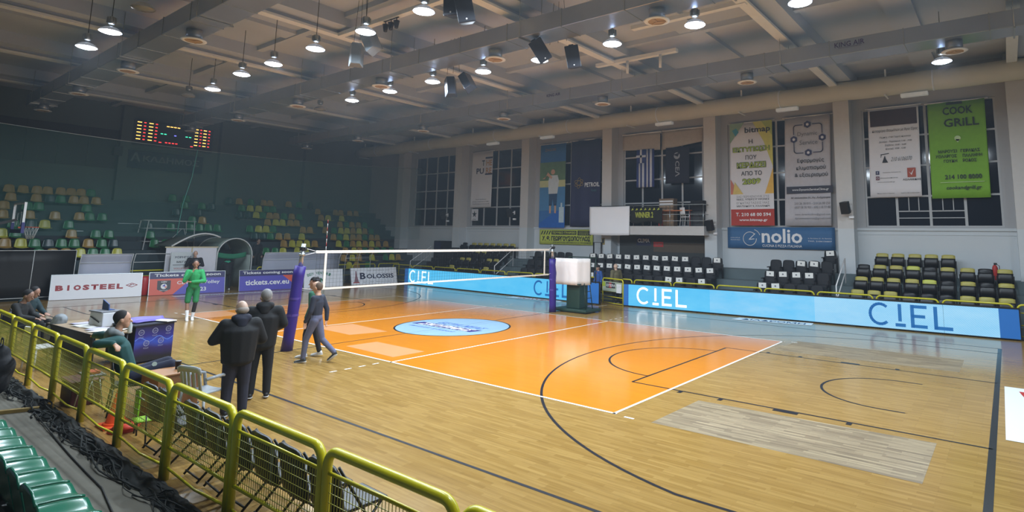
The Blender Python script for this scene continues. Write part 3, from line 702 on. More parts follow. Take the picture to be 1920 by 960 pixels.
shape(t, rect(W*.72, W*.88, H*.21, H*.31), mat('brick red print', (168, 76, 56), .6), yo-.003); shape(t, [(W*.75, H*.27), (W*.79, H*.25), (W*.85, H*.3), (W*.8, H*.23)], M_cloth, yo-.006)
lettering(t, 'ΑΣΛΑΝΙΔΗΣ', W*.8, H*.185, .62, .07, M_ink, yo-.003, .02)
shape(t, rect(W*.1, W*.17, H*.25, H*.29), mat('indigo print', (60, 62, 96), .6), yo-.003); shape(t, rect(W*.1, W*.17, H*.19, H*.23), mat('maroon print', (110, 50, 70), .6), yo-.003)
lettering(t, 'f', W*.135, H*.27, .04, .09, M_white, yo-.006, .01); stroke(t, ringpts(W*.135, H*.21, .035, 10), .015, M_white, yo-.006)
for s, x, z in (('Παναγιώτης Χατζηιωάννου', .42, .27), ('Θαυματοποιείο', .36, .21), ('www.oinotexniki.gr', .3, .165), ('Σπύρου Λούη 19, Μαρούσι', .28, .04), ('Συμβουλές απο τους παραγωγούς', .75, .04)): lettering(t, s, W*x, H*z, .62, .05, M_ink, yo-.003)
# green banner
t, W, H = banner('advertising_banner', 'bright green banner reading COOK GRILL at the far right', 'banner', 12.2, 14.02, 4.58, 8.26, YB, mat('bright green banner cloth', (118, 170, 40), .7), .03, wav=.03)
yy = -.05; md = mat('dark green ink', (28, 48, 22), .6)
shape(t, rect(W*.34, W*.62, H*.965, H*.99), md, yy)
lettering(t, 'COOK', W*.53, H*.9, .95, .3, md, yy, .02); lettering(t, 'GRiLL', W*.58, H*.775, 1.1, .32, md, yy, .02)
shape(t, ringpts(W*.5, H*.61, .1, 16)[:-1], mat('pale green print', (190, 216, 160), .6), yy); shape(t, [(W*.5-.07, H*.6), (W*.5+.07, H*.6), (W*.5, H*.565)], mat('pale green print', (190, 216, 160), .6), yy)
for s, x, z in (('ΜΑΡΟΥΣΙ', .31, .48), ('ΧΟΛΑΡΓΟΣ', .28, .43), ('ΓΟΥΔΗ', .35, .38), ('ΓΕΡΑΚΑΣ', .7, .48), ('ΠΑΛΛΗΝΗ', .73, .43), ('ΡΟΔΟΣ', .68, .38)): lettering(t, s, W*x, H*z, .1*len(s)*.85, .12, md, yy, .03)
lettering(t, '214 100 8000', W*.55, H*.215, 1.15, .17, md, yy, .03); shape(t, rect(W*.15, W*.9, H*.158, H*.163), mat('pale green print', (190, 216, 160), .6), yy)
lettering(t, 'cookandgrill.gr', W*.55, H*.1, 1.1, .17, md, yy, .02, shear=.2)

# balcony
bal = thing('balcony', 'white balcony with a metal railing below the flags', 'balcony', (0, 0, 0))
b = MB(); b.box(-2.9, 3.35, 11.75, 12.98, 3.08, 3.5); obj('slab', b, M_pillar, bal)
b = MB()
for z in (3.75, 4.05, 4.5): b.tube([(-2.9, 11.8, z), (3.3, 11.8, z), (3.3, 12.9, z)], .018 if z < 4.4 else .025, 6)
for x in (-2.8, -1.6, -.4, .6, 1.6, 2.6, 3.3): b.tube([(x, 11.8, 3.3), (x, 11.8, 4.5)], .016, 6)
obj('railing', b, M_metal, bal)
b = MB(); b.sheet(lambda u, v: (-2.95+2.38*u+.03*v*0, 11.68-.03*math.sin(u*3+v*2), 3.05+1.44*v-.02*math.sin(u*PI)), 16, 10)
tag(obj('white_sheet', b, mat('plain white sheet', (246, 246, 250), .8, var=.02), solid=.01), 'plain white sheet hanging over the left end of the balcony railing', 'sheet')
sc = thing('winner_scarf', 'black and yellow scarf with letters draped on the balcony railing', 'scarf', (-.5, 11.74, 4.02))
b = MB(); b.sheet(lambda u, v: (1.75*u, -.03+.03*math.sin(u*16), -.35+.75*v-.05*math.sin(u*8)), 30, 5); obj('cloth', b, mat('black scarf knit', (30, 32, 26), .9), sc, solid=.015)
lettering(sc, 'WINNER 2', .78, .02, 1.0, .28, mat('yellow scarf print', (176, 184, 70), .8), -.08, .03)
for k in range(7): shape(sc, [(.05+.24*k, .24), (.2+.24*k, .27), (.14+.24*k, .36)], mat('yellow scarf print', (176, 184, 70), .8), -.08)
t = thing('wooden_cabinet', 'brown cabinet standing on the balcony', 'cabinet', (1.15, 12.5, 3.5))
b = MB(); b.box(-.4, .4, -.2, .2, 0, 1.35); obj('body', b, mat('brown wood veneer', (122, 100, 76), .5, var=.2), t, bevel=.01)
b = MB(); b.box(-.36, -.02, -.215, -.2, .05, 1.0); b.box(.02, .36, -.215, -.2, .05, 1.0); obj('door', b, mat('pale wood door', (150, 126, 98), .5), t); b = MB(); b.box(-.36, .36, -.215, -.2, 1.05, 1.12); b.box(-.36, .36, -.215, -.2, 1.18, 1.25); obj('shelf', b, M_white, t)
t = thing('red_table', 'orange red table on the balcony', 'table', (1.75, 12.1, 3.5))
b = MB(); b.box(-.85, .85, -.2, .2, .72, .76); obj('tabletop', b, mat('orange wood', (190, 110, 60), .5), t)
for x in (-.8, .8):
    for y in (-.16, .16): b = MB(); b.tube([(x, y, 0), (x, y, .72)], .03, 8); obj('leg', b, M_red, t)
def chair_simple(name, lab, loc, rz, m, grp=None, mf=None):
    t = thing(name, lab, 'chair', loc, rz, grp)
    b = MB(); b.box(-.21, .21, -.2, .22, .42, .46); obj('seat', b, m, t, bevel=.015)
    b = MB(); b.sheet(lambda u, v: (-.2+.4*u, .22+.03*v+.05*(.25-(u-.5)**2), .52+.36*v), 8, 4); obj('backrest', b, m, t, solid=.025)
    for x in (-.19, .19):
        for y, dy in ((-.18, -.04), (.2, .05)): b = MB(); b.tube([(x, y, .44), (x*1.08, y+dy, 0)], .013, 6); obj('leg', b, mf or m, t)
        b = MB(); b.tube([(x, .2, .44), (x, .25, .86)], .013, 6); obj('back_post', b, mf or m, t)
    return t
chair_simple('balcony_chair', 'white chair on the balcony beside the orange table', (2.3, 12.15, 3.5), 2.6, M_white)
chair_simple('balcony_chair', 'dark chair on the balcony behind the scarf', (.2, 12.3, 3.5), 2.9, M_blkpl)
t = thing('sound_equipment', 'black stacked sound equipment at the right end of the balcony', 'equipment', (2.8, 12.35, 3.5))
b = MB(); b.box(-.35, .35, -.25, .25, 0, .7); obj('cabinet', b, M_blkpl, t, bevel=.02); b = MB(); b.box(-.3, .4, -.22, .22, .7, 1.2); obj('mixer', b, M_blk, t, bevel=.02)
b = MB(); b.lathe([(.2, 0), (.05, .02)], (0, -.27, .35), axis='y'); obj('cone', b, mat('speaker cone grey', (50, 52, 56), .6), t)
nb = thing('clima_banner', 'dim dark banner reading CLIMA on the wall under the balcony', 'banner', (-1.9, 12.93, 1.7)); 
b = MB(); b.box(0, 4.85, 0, .03, .0, 1.35); obj('panel', b, mat('dark recess panel', (64, 66, 66), .8, var=.2, scale=1.5), nb)
shape(nb, rect(2.0, 4.75, .55, 1.0), mat('brown panel', (92, 80, 68), .8), -.002); shape(nb, rect(1.02, 1.85, .85, 1.3), M_navy, -.003); lettering(nb, 'CLIMA', 1.43, 1.1, .7, .2, M_white, -.008, .02); shape(nb, rect(2.0, 2.55, .8, 1.05), M_red, -.004)
lettering(nb, 'CLIMA', .98+1.3, .92, .4, .1, M_grey, -.009)
t = thing('wall_notice', 'small yellow notice on the pillar under the white sheet', 'notice', (-2.55, 12.33, 2.55)); b = MB(); b.box(-.1, .1, 0, .01, 0, .35); obj('sheet', b, mat('ochre notice', (150, 130, 70), .7), t)
shape(t, rect(-.06, .06, .08, .3), M_ink, -.002)

# scoreboard and dark sign on the end wall
sb = thing('scoreboard', 'dark scoreboard with red, amber and green digits high on the left end wall', 'scoreboard', (XE+.4, -2.35, 7.6), PI/2)
b = MB(); b.box(0, 4.0, -.0, .12, 0, 1.4); obj('housing', b, mat('dark scoreboard housing', (26, 32, 40), .5), sb, bevel=.01)
Ma = mat('amber led', (255, 190, 90), .5, emit=2.2, var=0); Mr = mat('red led', (255, 50, 50), .5, emit=2.6, var=0); Mg = mat('green led', (60, 240, 170), .5, emit=2.0, var=0); Mb_ = mat('blue led', (110, 110, 255), .5, emit=2.2, var=0)
def leds(m, lst, nm):
    b = MB()
    for x, z, w_ in lst: b.box(x-w_/2, x+w_/2, -.012, -.002, z-.022, z+.022)
    loose(nm, b, m, sb)
A, R2 = [], []
for k in range(6):
    z = 1.28-.2*k*.95
    for x0 in (.25, .8): A.append((x0, z, .2)); R2.append((x0+.26, z, .1))
    for x0 in (3.1, 3.55): A.append((x0, z+.02, .17)); R2.append((x0+.23, z+.02, .09))
leds(Ma, A+[(1.62+.18*k, 1.24, .13) for k in range(4)], 'amber_digit'); leds(Mr, R2+[(1.3, .28, .12), (2.9, .25, .12)]+[(1.6+.17*k, .3, .1) for k in range(4)], 'red_digit')
leds(Mg, [(1.35, .78, .11), (1.52, .78, .11), (2.6, .78, .11), (2.78, .78, .11)], 'green_digit'); leds(Mb_, [(2.02, .76, .1)], 'blue_digit')
t = thing('dark_sign', 'dim navy sign reading ΑΚΑΔΗΜΟΣ on the end wall under the scoreboard', 'sign', (XE+.38, -2.45, 6.3), PI/2)
b = MB(); b.box(0, 3.7, 0, .03, 0, 1.0); obj('cloth', b, mat('dim navy cloth', (38, 50, 72), .8), t)
lettering(t, 'Α', .35, .62, .46, .5, mat('dim grey letters', (112, 120, 124), .7), -.005, .02); lettering(t, 'ΚΑΔΗΜΟΣ', 2.1, .58, 2.8, .34, mat('dim grey letters', (112, 120, 124), .7), -.005, .02)
t = thing('wall_speaker_box', 'small wall speaker box beside the dim navy sign', 'speaker', (XE+.36, -2.9, 6.9), PI/2); b = MB(); b.box(-.2, .2, 0, .2, 0, .5); obj('cabinet', b, M_blkpl, t, bevel=.02); b = MB(); b.box(-.17, .17, -.01, 0, .04, .46); obj('grille', b, M_spk, t)  # small speaker box on the end wall, no sign

# ================================================================ COURT EQUIPMENT
# LED boards
def led_mat(name, c1, c2, strength, streak):
    m = bpy.data.materials.new(name); m.use_nodes = True; nt = m.node_tree; b = nt.nodes['Principled BSDF']
    tc = nt.nodes.new('ShaderNodeTexCoord'); mp = nt.nodes.new('ShaderNodeMapping'); mp.inputs['Scale'].default_value = (.35, 1, 1.1)
    n = nt.nodes.new('ShaderNodeTexNoise'); n.inputs['Scale'].default_value = 1.6; n.inputs['Detail'].default_value = 8; n.inputs['Roughness'].default_value = .7
    nt.links.new(tc.outputs['Object'], mp.inputs['Vector']); nt.links.new(mp.outputs['Vector'], n.inputs['Vector'])
    rp = nt.nodes.new('ShaderNodeMapRange'); rp.inputs['From Min'].default_value = .35; rp.inputs['From Max'].default_value = .68
    nt.links.new(n.outputs['Fac'], rp.inputs['Value'])
    mx = nt.nodes.new('ShaderNodeMix'); mx.data_type = 'RGBA'; mx.inputs['A'].default_value = lin(c1)+(1,); mx.inputs['B'].default_value = lin(c2)+(1,)
    nt.links.new(rp.outputs['Result'], mx.inputs['Factor'])
    out = mx.outputs['Result']
    if streak:
        wv = nt.nodes.new('ShaderNodeTexWave'); wv.inputs['Scale'].default_value = 9; wv.inputs['Distortion'].default_value = 1.5; wv.bands_direction = 'DIAGONAL'
        nt.links.new(tc.outputs['Object'], wv.inputs['Vector'])
        m2 = nt.nodes.new('ShaderNodeMix'); m2.data_type = 'RGBA'; m2.inputs['B'].default_value = lin((196, 226, 246))+(1,)
        ml = nt.nodes.new('ShaderNodeMath'); ml.operation = 'MULTIPLY'; ml.inputs[1].default_value = streak; nt.links.new(wv.outputs['Fac'], ml.inputs[0])
        nt.links.new(ml.outputs[0], m2.inputs['Factor']); nt.links.new(out, m2.inputs['A']); out = m2.outputs['Result']
    nt.links.new(out, b.inputs['Emission Color']); b.inputs['Emission Strength'].default_value = strength
    b.inputs['Base Color'].default_value = (.02, .02, .03, 1); b.inputs['Roughness'].default_value = .6
    return m
LE = .84
M_led1 = led_mat('cyan led screen', (70, 190, 244), (98, 202, 248), LE, 0)
M_led2 = led_mat('pale cyan led screen', (92, 196, 246), (140, 208, 246), LE, .0)
M_led3 = led_mat('whitish cyan led screen', (118, 200, 244), (150, 214, 248), LE, .4)
M_ledb = mat('deep blue led screen', (28, 84, 146), .6, emit=.7, var=.03)
M_ledw = mat('white led letters', (226, 240, 250), .6, emit=.85, var=.02); M_ledd = mat('dark blue led letters', (20, 84, 138), .6, emit=.75, var=.05)
def ciel(p, x, h, m):
    s = h/.62
    stroke(p, [(x+.25*s+.28*s*math.cos(a)*1.0, .5+.31*s*math.sin(a)) for a in [.9+(2*PI-1.8)*k/18 for k in range(19)]],   .085*s, m, -.012, 'led_letter')
    stroke(p, [(x+.8*s, .5+.31*s), (x+.8*s, .5-.16*s)], .095*s, m, -.012, 'led_letter'); stroke(p, [(x+.7*s, .5-.3*s), (x+.92*s, .5-.3*s)], .1*s, m, -.012, 'led_letter')
    for z in (.29, .0, -.3): stroke(p, [(x+1.15*s, .5+z*s), (x+(1.5 if z else 1.45)*s, .5+z*s)], .095*s, m, -.012, 'led_letter')
    stroke(p, [(x+1.14*s, .5+.31*s), (x+1.14*s, .5-.32*s)], .1*s, m, -.012, 'led_letter')
    stroke(p, [(x+1.75*s, .5+.3*s), (x+1.75*s, .5-.32*s)], .1*s, m, -.012, 'led_letter'); stroke(p, [(x+1.75*s, .5-.3*s), (x+2.15*s, .5-.3*s)], .1*s, m, -.012, 'led_letter')
def led_board(lab, p0, p1, segs, letters, bl, br_):
    d = Vector(p1)-Vector(p0); L = d.length
    t = thing('led_board', lab, 'advertising screen', (p0[0], p0[1], 0), math.atan2(d.y, d.x), 'glowing advertising screens')
    n = round(L/1.92)
    for k in range(n):
        x0, x1 = L*k/n, L*(k+1)/n
        b = MB(); b.box(x0+.004, x1-.004, 0, .08, .05, .93); obj('screen_panel', b, segs(k/n), t)
    b = MB(); b.box(0, bl, -.004, 0, .05, .93); b.box(L-br_, L, -.004, 0, .05, .93); loose('border_panel', b, M_ledb, t)
    b = MB(); b.box(0, L, -.012, .1, .93, .975); b.box(0, L, .08, .13, .05, .93); b.box(0, L, 0, .1, .025, .05)
    b.box(-.03, 0, 0, .1, .02, .975); b.box(L, L+.03, 0, .1, .02, .975); obj('frame', b, M_blkpl, t)
    b = MB(); x = .3
    while x < L: b.box(x, x+.16, -.03, .3, 0, .03); x += .96
    loose('foot', b, M_blkpl, t)
    for x, h, m in letters: ciel(t, x, h, m)
    return t
led_board('long blue glowing board behind the volleyball net, left of the gap', (-14.42, 9.0), (-.08, 8.35), lambda q: M_led1, [(.55, .62, M_ledw), (10.55, .62, M_ledd)], .35, .62)
led_board('long blue glowing board right of the gap, with white then dark letters', (.9, 8.75), (14.5, 9.55), lambda q: M_led1 if q < .25 else (M_led2 if q < .55 else M_led3), [(.75, .62, M_ledw), (9.6, .66, M_ledd)], .28, .5)

# volleyball posts, net
M_pad = mat('purple post padding', (44, 26, 118), .45, var=.12, scale=3, bump=.2)
def post(lab, y, lean, seed):
    t = thing('volleyball_post', lab, 'net post', (0, y, 0), 0, 'net posts')
    r = random.Random(seed); pts = [(r.uniform(-.015, .015), lean*z, z) for z in (0, .3, .6, .9, 1.2, 1.5, 1.8, 2.04)]
    b = MB(); b.tube(pts, .135, 20)
    for v in b.bm.verts: v.co.x += .012*math.sin(v.co.z*9+v.co.y*20)
    obj('padding', b, M_pad, t)
    b = MB()
    for z in (.85, 1.25): b.lathe([(.142, -.03), (.142, .03)], (0, lean*z, z), caps=False)
    loose('strap', b, mat('pale purple strap', (72, 56, 140), .5), t)
    b = MB(); b.tube([(0, lean*2.0, 2.0), (0, lean*2.6, 2.6)], .055, 14); b.lathe([(.075, 0), (.075, .06)], (0, lean*2.3, 2.3)); obj('steel_pole', b, M_metal, t)
    b = MB(); b.box(-.07, .07, lean*2.5-.06, lean*2.5+.06, 2.42, 2.52); b.tube([(0, lean*2.5, 2.47), (.12, lean*2.5, 2.5)], .02); obj('tension_winch', b, M_blkpl, t)
    return t
post('near purple padded net post left of the walking man', -5.35, .09, 3); post('far purple padded net post in front of the referee stand', 5.05, -.03, 5)
net = thing('volleyball_net', 'volleyball net with white bands stretched across the court', 'net', (0, 0, 0))
b = MB(); b.box(-.006, .006, -4.78, 4.78, 2.36, 2.43); obj('top_band', b, mat('cream net tape', (236, 230, 218), .6, var=.03), net)
b = MB(); b.box(-.005, .005, -4.75, 4.75, 1.42, 1.47); obj('bottom_band', b, mat('cream net tape', (236, 230, 218), .6, var=.03), net)
for y in (-4.5, 4.5):
    b = MB(); b.box(-.009, .009, y-.03, y+.03, 1.43, 2.42); obj('side_band', b, mat('cream net tape', (236, 230, 218), .6, var=.03), net)
b = MB()
for k in range(96): y = -4.75+.1*k; b.box(-.0013, .0013, y-.0014, y+.0014, 1.45, 2.38)
for k in range(10): z = 1.5+.095*k; b.box(-.0013, .0013, -4.75, 4.75, z-.0014, z+.0014)
obj('net_mesh', b, M_blkpl, net)
b = MB(); b.tube([(0, -5.13, 2.5), (0, -4.78, 2.41)], .006, 6); b.tube([(0, -5.13, 2.3), (0, -4.78, 2.38)], .006, 6); b.tube([(0, 4.9, 2.5), (0, 4.78, 2.41)], .006, 6); b.tube([(0, -5.2, 1.5), (0, -4.75, 1.45)], .005, 6); b.tube([(0, 4.95, 1.5), (0, 4.75, 1.45)], .005, 6)
obj('tension_cable', b, M_white, net)
for y in (-4.5, 4.5):
    b = MB()
    for k in range(18): b.mi = k % 2; b.tube([(-.02, y, 1.43+.1*k), (-.02, y, 1.53+.1*k)], .006, 6)
    if y < 0: obj('antenna', b, [M_white, M_red], net)
    else: b.bm.free()
# referee stand
t = thing('referee_stand', 'green referee stand with a white padded box and a ladder behind the far net post', 'referee stand', (.62, 5.85, 0))
M_dg = mat('dark green padding', (26, 54, 44), .5, var=.12)
b = MB(); b.box(-.85, .75, -.5, .55, .03, .14); obj('base', b, M_dg, t, bevel=.03)
b = MB(); b.box(-.36, .28, -.27, .3, .14, 1.12); obj('column_padding', b, M_dg, t, bevel=.03)
b = MB(); b.box(-.78, .36, -.42, .42, 1.06, 1.1); obj('platform', b, M_dg, t)
b = MB(); b.sheet(lambda u, v: ((-.8+1.04*u/.6, -.44-.006*math.sin(u*30), 1.05+1.02*v) if u < .6 else (.24+.3*(u-.6)/.4, -.44+.5*(u-.6)/.4-.01*math.sin(u*30), 1.05+1.02*v)), 30, 6)
obj('white_padding', b, mat('white quilted padding', (226, 220, 216), .6, var=.05, scale=4, bump=.2), t, solid=.03)
b = MB()
for x, y in ((.54, .1), (.54, .45), (-.8, .45)): b.tube([(x, y, 1.1), (x, y, 2.1)], .02, 8)
b.tube([(-.8, .45, 2.1), (.54, .45, 2.1), (.54, .05, 2.1)], .02, 8)
obj('guard_rail', b, M_dg, t)
b = MB(); b.tube([(.42, -.15, 1.12), (.58, -.25, .12)], .018, 8); b.tube([(.42, .2, 1.12), (.58, .2, .12)], .018, 8)
for k in range(4): z = .3+.25*k; x = .58-.16*(z-.12); b.tube([(x, -.24, z), (x, .2, z)], .014, 6)
obj('ladder', b, mat('dark green steel', (24, 48, 42), .4), t)
b = MB()
for x in (-.5, .5):
    for y in (-.35, .4): b.lathe([(.05, 0), (.05, .04)], (x, y, 0))
obj('wheel', b, M_blkpl, t)

# floor stickers
def sticker(lab, pts, items, grp='floor stickers'):
    b = MB(); vs = [b.bm.verts.new((x, y, .006)) for x, y in pts]; b.bm.faces.new(vs)
    o = obj('floor_sticker', b, mat('white vinyl sticker', (232, 236, 240), .3, var=.02)); tag(o, lab, 'sticker', grp)
    for (s, x, y, w_, h_, rz, m) in items:
        me = text_mesh(s, w_, h_, .02); me.materials.append(m); q = bpy.data.objects.new('lettering', me); COL.objects.link(q); q.parent = o; q.location = (x, y, .009); q.rotation_euler = (-PI/2, 0, 0); q.rotation_euler = (Matrix.Rotation(rz, 3, 'Z') @ Matrix.Rotation(-PI/2, 3, 'X')).to_euler()
    return o
sticker('long white sticker on the floor in front of the right glowing board', [(6.05, 7.95), (8.75, 8.4), (8.65, 9.1), (6.1, 8.7)], [('ΔΙΑΔΡΟΜΗ', 7.4, 8.52, 2.2, .36, .15, mat('dark blue print', (36, 60, 110), .5))])
sticker('white and red sticker on the floor below the left glowing board', [(-5.1, 7.75), (-2.0, 8.05), (-2.1, 8.4), (-5.1, 8.3)], [('POWER', -3.5, 8.1, 1.9, .3, .07, M_red)])
sticker('long white strip sticker with small letters in front of the ticket boards', [(-15.6, -2.6), (-15.1, -2.6), (-14.3, 3.4), (-14.8, 3.4)], [('STOIXIMAN VOLLEY LEAGUE', -14.95, .4, 4.6, .18, 1.45, M_ink)])
o = sticker('large white sticker with red lettering on the floor at the right edge', [(14.12, 2.2), (15.9, 2.2), (15.9, -1.85), (14.15, -1.85)], [('V', 14.75, .55, .8, 2.6, 0, M_red)])

# A boards on the left, leaning back
def aboard(lab, p0, p1, h, m, tilt=.16):
    d = Vector(p1)-Vector(p0); L = d.length
    root = thing('advertising_board', lab, 'advertising board', (p0[0], p0[1], 0), math.atan2(d.y, d.x), 'boards standing along the end line')
    t = bpy.data.objects.new('face', bpy.data.meshes.new('face')); 
    b = MB(); b.box(0, L, 0, .03, 0, h); bpy.data.objects.remove(t); t = obj('face', b, m, root); t.rotation_euler = (-tilt, 0, 0); t.location = (0, 0, .012)
    b = MB(); b.box(-.02, 0, -.01, .04, 0, h); b.box(L, L+.02, -.01, .04, 0, h); b.box(-.02, L+.02, -.01, .04, h, h+.02); obj('edge_frame', b, M_metal, t)
    b = MB()
    for x in (.2, L-.2): b.bar((x, h*math.sin(tilt)+.03, h*.95), (x, .55, .02), .03)
    obj('back_strut', b, M_metal, root)
    return t, L
M_bw = mat('white board vinyl', (240, 240, 246), .4, var=.03); y_ = -.003
t, L = aboard('white board reading BIOSTEEL at the left', (-16.83, -6.44), (-16.36, -3.49), 1.0, M_bw)
Mbr = mat('brick red letters', (160, 52, 60), .5)
for k, c in enumerate('BIOSTEEL'): lettering(t, c, L*(.09+.094*k) if k else L*.09, .47, [.25, .07, .24, .22, .25, .23, .23, .22][k], .22, Mbr, y_, .06)
stroke(t, [(L*.82, .5), (L*.885, .58), (L*.95, .5), (L*.885, .42)], .025, Mbr, y_, closed=True); stroke(t, [(L*.85, .47), (L*.88, .5), (L*.87, .53), (L*.91, .52)], .02, Mbr, y_)
M_bb = mat('violet blue vinyl', (86, 80, 178), .4, var=.04); M_bo = mat('coral red vinyl', (216, 92, 72), .4, var=.04); M_bn = mat('navy vinyl', (44, 42, 96), .4, var=.04)
t, L = aboard('coral and violet board with a shield emblem reading Tickets coming soon, behind the player', (-16.39, -3.19), (-16.03, -.22), 1.0, M_bb)
shape(t, [(0, 0), (L*.3, 0), (L*.55, .72), (0, .72)], M_bo, y_+.001); shape(t, rect(0, L, .72, 1.0), M_bn, y_)
lettering(t, 'Tickets coming soon', L*.5, .86, L*.88, .17, M_white, y_-.003, .025); lettering(t, 'CEV EuroVolley', L*.64, .5, L*.58, .2, M_white, y_-.003, .015); lettering(t, '2023', L*.66, .2, .5, .18, M_white, y_-.003, .02)
shape(t, [(L*.1, .64), (L*.27, .64), (L*.27, .25), (L*.185, .12), (L*.1, .25)], mat('charcoal vinyl', (52, 52, 60), .4), y_-.002); lettering(t, 'CEV', L*.185, .58, .22, .07, M_white, y_-.006, .02)
shape(t, ringpts(L*.185, .38, .12, 16)[:-1], M_white, y_-.004); shape(t, [(L*.16, .4), (L*.2, .48), (L*.2, .36)], M_bb, y_-.007); shape(t, [(L*.19, .34), (L*.22, .4), (L*.215, .3)], M_bo, y_-.007); lettering(t, 'EUROVOLLEY', L*.185, .2, .3, .05, M_white, y_-.006)
t, L = aboard('violet and coral board reading tickets.cev.eu behind the purple net post', (-15.9, .4), (-15.6, 3.36), 1.0, M_bb)
shape(t, [(L*.68, .72), (L, .72), (L, 0), (L*.98, 0)], M_bo, y_+.001); shape(t, rect(0, L, .72, 1.0), M_bn, y_)
lettering(t, 'Tickets coming soon', L*.45, .86, L*.8, .17, M_white, y_-.003, .025); lettering(t, 'tickets.cev.eu', L*.44, .4, L*.7, .26, M_white, y_-.003, .025)
t, L = aboard('white board with green arched letters behind the net, right of the tickets.cev.eu board', (-15.6, 3.5), (-15.38, 5.6), .95, M_bw)
Mgr = mat('green print', (52, 128, 100), .5)
for k, c in enumerate('ΒΕΝ VENTURI'): 
    a = (k-5)/5; lettering(t, c, L*(.38+.055*(k-5)), .76-.1*a*a, .1, .15, Mgr, y_, .03, rot=a*.4) if c != ' ' else None
lettering(t, 'XEN', L*.36, .35, .75, .3, Mgr, y_, .05)
t, L = aboard('white leaning board reading BOLOSSIS beside the left glowing board', (-15.62, 6.3), (-15.24, 9.1), .97, M_bw, .3)
lettering(t, 'B', L*.25, .5, .34, .38, M_navy, y_, .03); lettering(t, 'OLOSSIS', L*.63, .47, L*.6, .27, M_navy, y_, .03)
lettering(t, 'ΟΙΝΟΙ - ΑΠΟΣΤΑΓΜΑΤΑ - ΠΟΤΑ', L*.6, .8, L*.5, .06, M_grey, y_); lettering(t, 'ΝΕΑ ΙΩΝΙΑ - ΘΕΣΣΑΛΟΝΙΚΗΣ 12', L*.6, .14, L*.7, .06, M_grey, y_)
shape(t, [(L*.06, .15), (L*.16, .15), (L*.13, .5), (L*.12, .8), (L*.1, .8), (L*.09, .5)], mat('rosy grey print', (150, 110, 120), .5), y_); shape(t, rect(L*.04, L*.17, .1, .15), M_red, y_-.002)

# side hoop parked at the left corner: board along x, ring towards +y
t = thing('basketball_hoop', 'basketball backboard with white frame, orange ring and net at the left edge', 'basketball hoop', (-14.85, -7.85, 0))
M_clear = mat('clear backboard glass', (120, 140, 140), .1, alpha=.12)
b = MB(); b.box(-1.8, 0, -.03, 0, 2.78, 3.85); obj('backboard', b, M_clear, t)
b = MB()
for q in ((-1.8, -1.74, 2.78, 3.85), (-.06, .0, 2.78, 3.85), (-1.74, -.06, 3.79, 3.85)): b.box(q[0], q[1], -.05, .02, q[2], q[3])
obj('board_frame', b, M_white, t)
b = MB()
for q in ((-1.2, -1.16, 3.0, 3.46), (-.62, -.58, 3.0, 3.46), (-1.2, -.58, 3.46, 3.5)): b.box(q[0], q[1], .0, .006, q[2], q[3])
obj('inner_square', b, M_white, t)
b = MB(); b.box(-1.82, .03, -.06, .03, 2.7, 2.84); b.box(-.08, .03, -.06, .03, 2.84, 3.1); b.box(-1.82, -1.72, -.06, .03, 2.84, 3.1); obj('edge_padding', b, mat('navy edge padding', (40, 44, 110), .5), t)
b = MB(); b.tube([(-.9+.225*math.cos(2*PI*k/24), .38+.225*math.sin(2*PI*k/24), 2.93) for k in range(24)], .012, 8, closed=True); b.box(-.96, -.84, 0, .16, 2.88, 2.94); obj('ring', b, mat('orange steel', (206, 84, 44), .4), t)
b = MB()
for k in range(12):
    a = 2*PI*k/12
    for s in (1, -1): b.tube([(-.9+.22*math.cos(a), .38+.22*math.sin(a), 2.92), (-.9+.17*math.cos(a+s*.26), .38+.17*math.sin(a+s*.26), 2.72), (-.9+.1*math.cos(a), .38+.1*math.sin(a), 2.48)], .005, 4)
obj('hoop_net', b, mat('white cord', (190, 196, 196), .7), t)
b = MB(); b.bar((-.9, -.05, 3.2), (-.9, -2.2, 2.5), .1); b.bar((-.9, -2.2, 2.55), (-.9, -2.4, 0.1), .14); b.box(-1.3, -.5, -3.3, -2.0, 0, .25); obj('support', b, M_blkpl, t)

# ================================================================ FENCES
def arcpts(c, r, a0, a1, n, f): return [f(c[0]+r*math.cos(a0+(a1-a0)*k/n), c[1]+r*math.sin(a0+(a1-a0)*k/n)) for k in range(n+1)]
def fence_proto(w_, full=True):
    t = thing('yellow_barrier', 'x', 'barrier')
    f = lambda x, z: (x, 0, z)
    r, h, c = .04 if full else .03, 1.06, .13
    pts = [(.04, 0, 0)]+arcpts((.04+c, h-c), c, PI, PI/2, 6, f)+arcpts((w_-.04-c, h-c), c, PI/2, 0, 6, f)+[(w_-.04, 0, 0)]
    b = MB(); b.tube(pts, r, 12 if full else 8); obj('hoop_rail', b, M_yel, t)
    if full:
        for z, r2 in ((.88, .016), (.36, .018), (.14, .014)):
            b = MB(); sag = .05*(z < .2)
            b.tube([(.06, 0, z), (w_/2, .01, z-sag), (w_-.06, 0, z)], r2, 8); obj('cross_rail', b, M_yel, t)
        b = MB(); x = .09
        while x < w_-.06: b.box(x-.0022, x+.0022, -.0022, .0022, .36, .88); x += .042
        z = .43
        while z < .87: b.box(.06, w_-.06, -.0025, .0025, z-.0025, z+.0025); z += .075
        obj('mesh_infill', b, mat('dull yellow wire', (150, 146, 48), .5), t)
    else:
        b = MB()
        for z in (.82, .45, .12): b.tube([(.04, 0, z), (w_-.04, 0, z)], .015, 6)
        obj('cross_rail', b, M_yel, t)
    return t
fp = fence_proto(1.655)
nk = 0
for k in range(17):
    x = 12.95-1.66*k
    o = fp if k == 0 else copy_tree(fp)
    o.location = (x-1.66, -10.0, 0)
    o['label'] = 'yellow mesh barrier along the near side of the court, %s from the right' % ORD[k]
    o['group'] = 'yellow barriers on the near side'
ff = fence_proto(1.9, False)
k = 0; x = -16.6
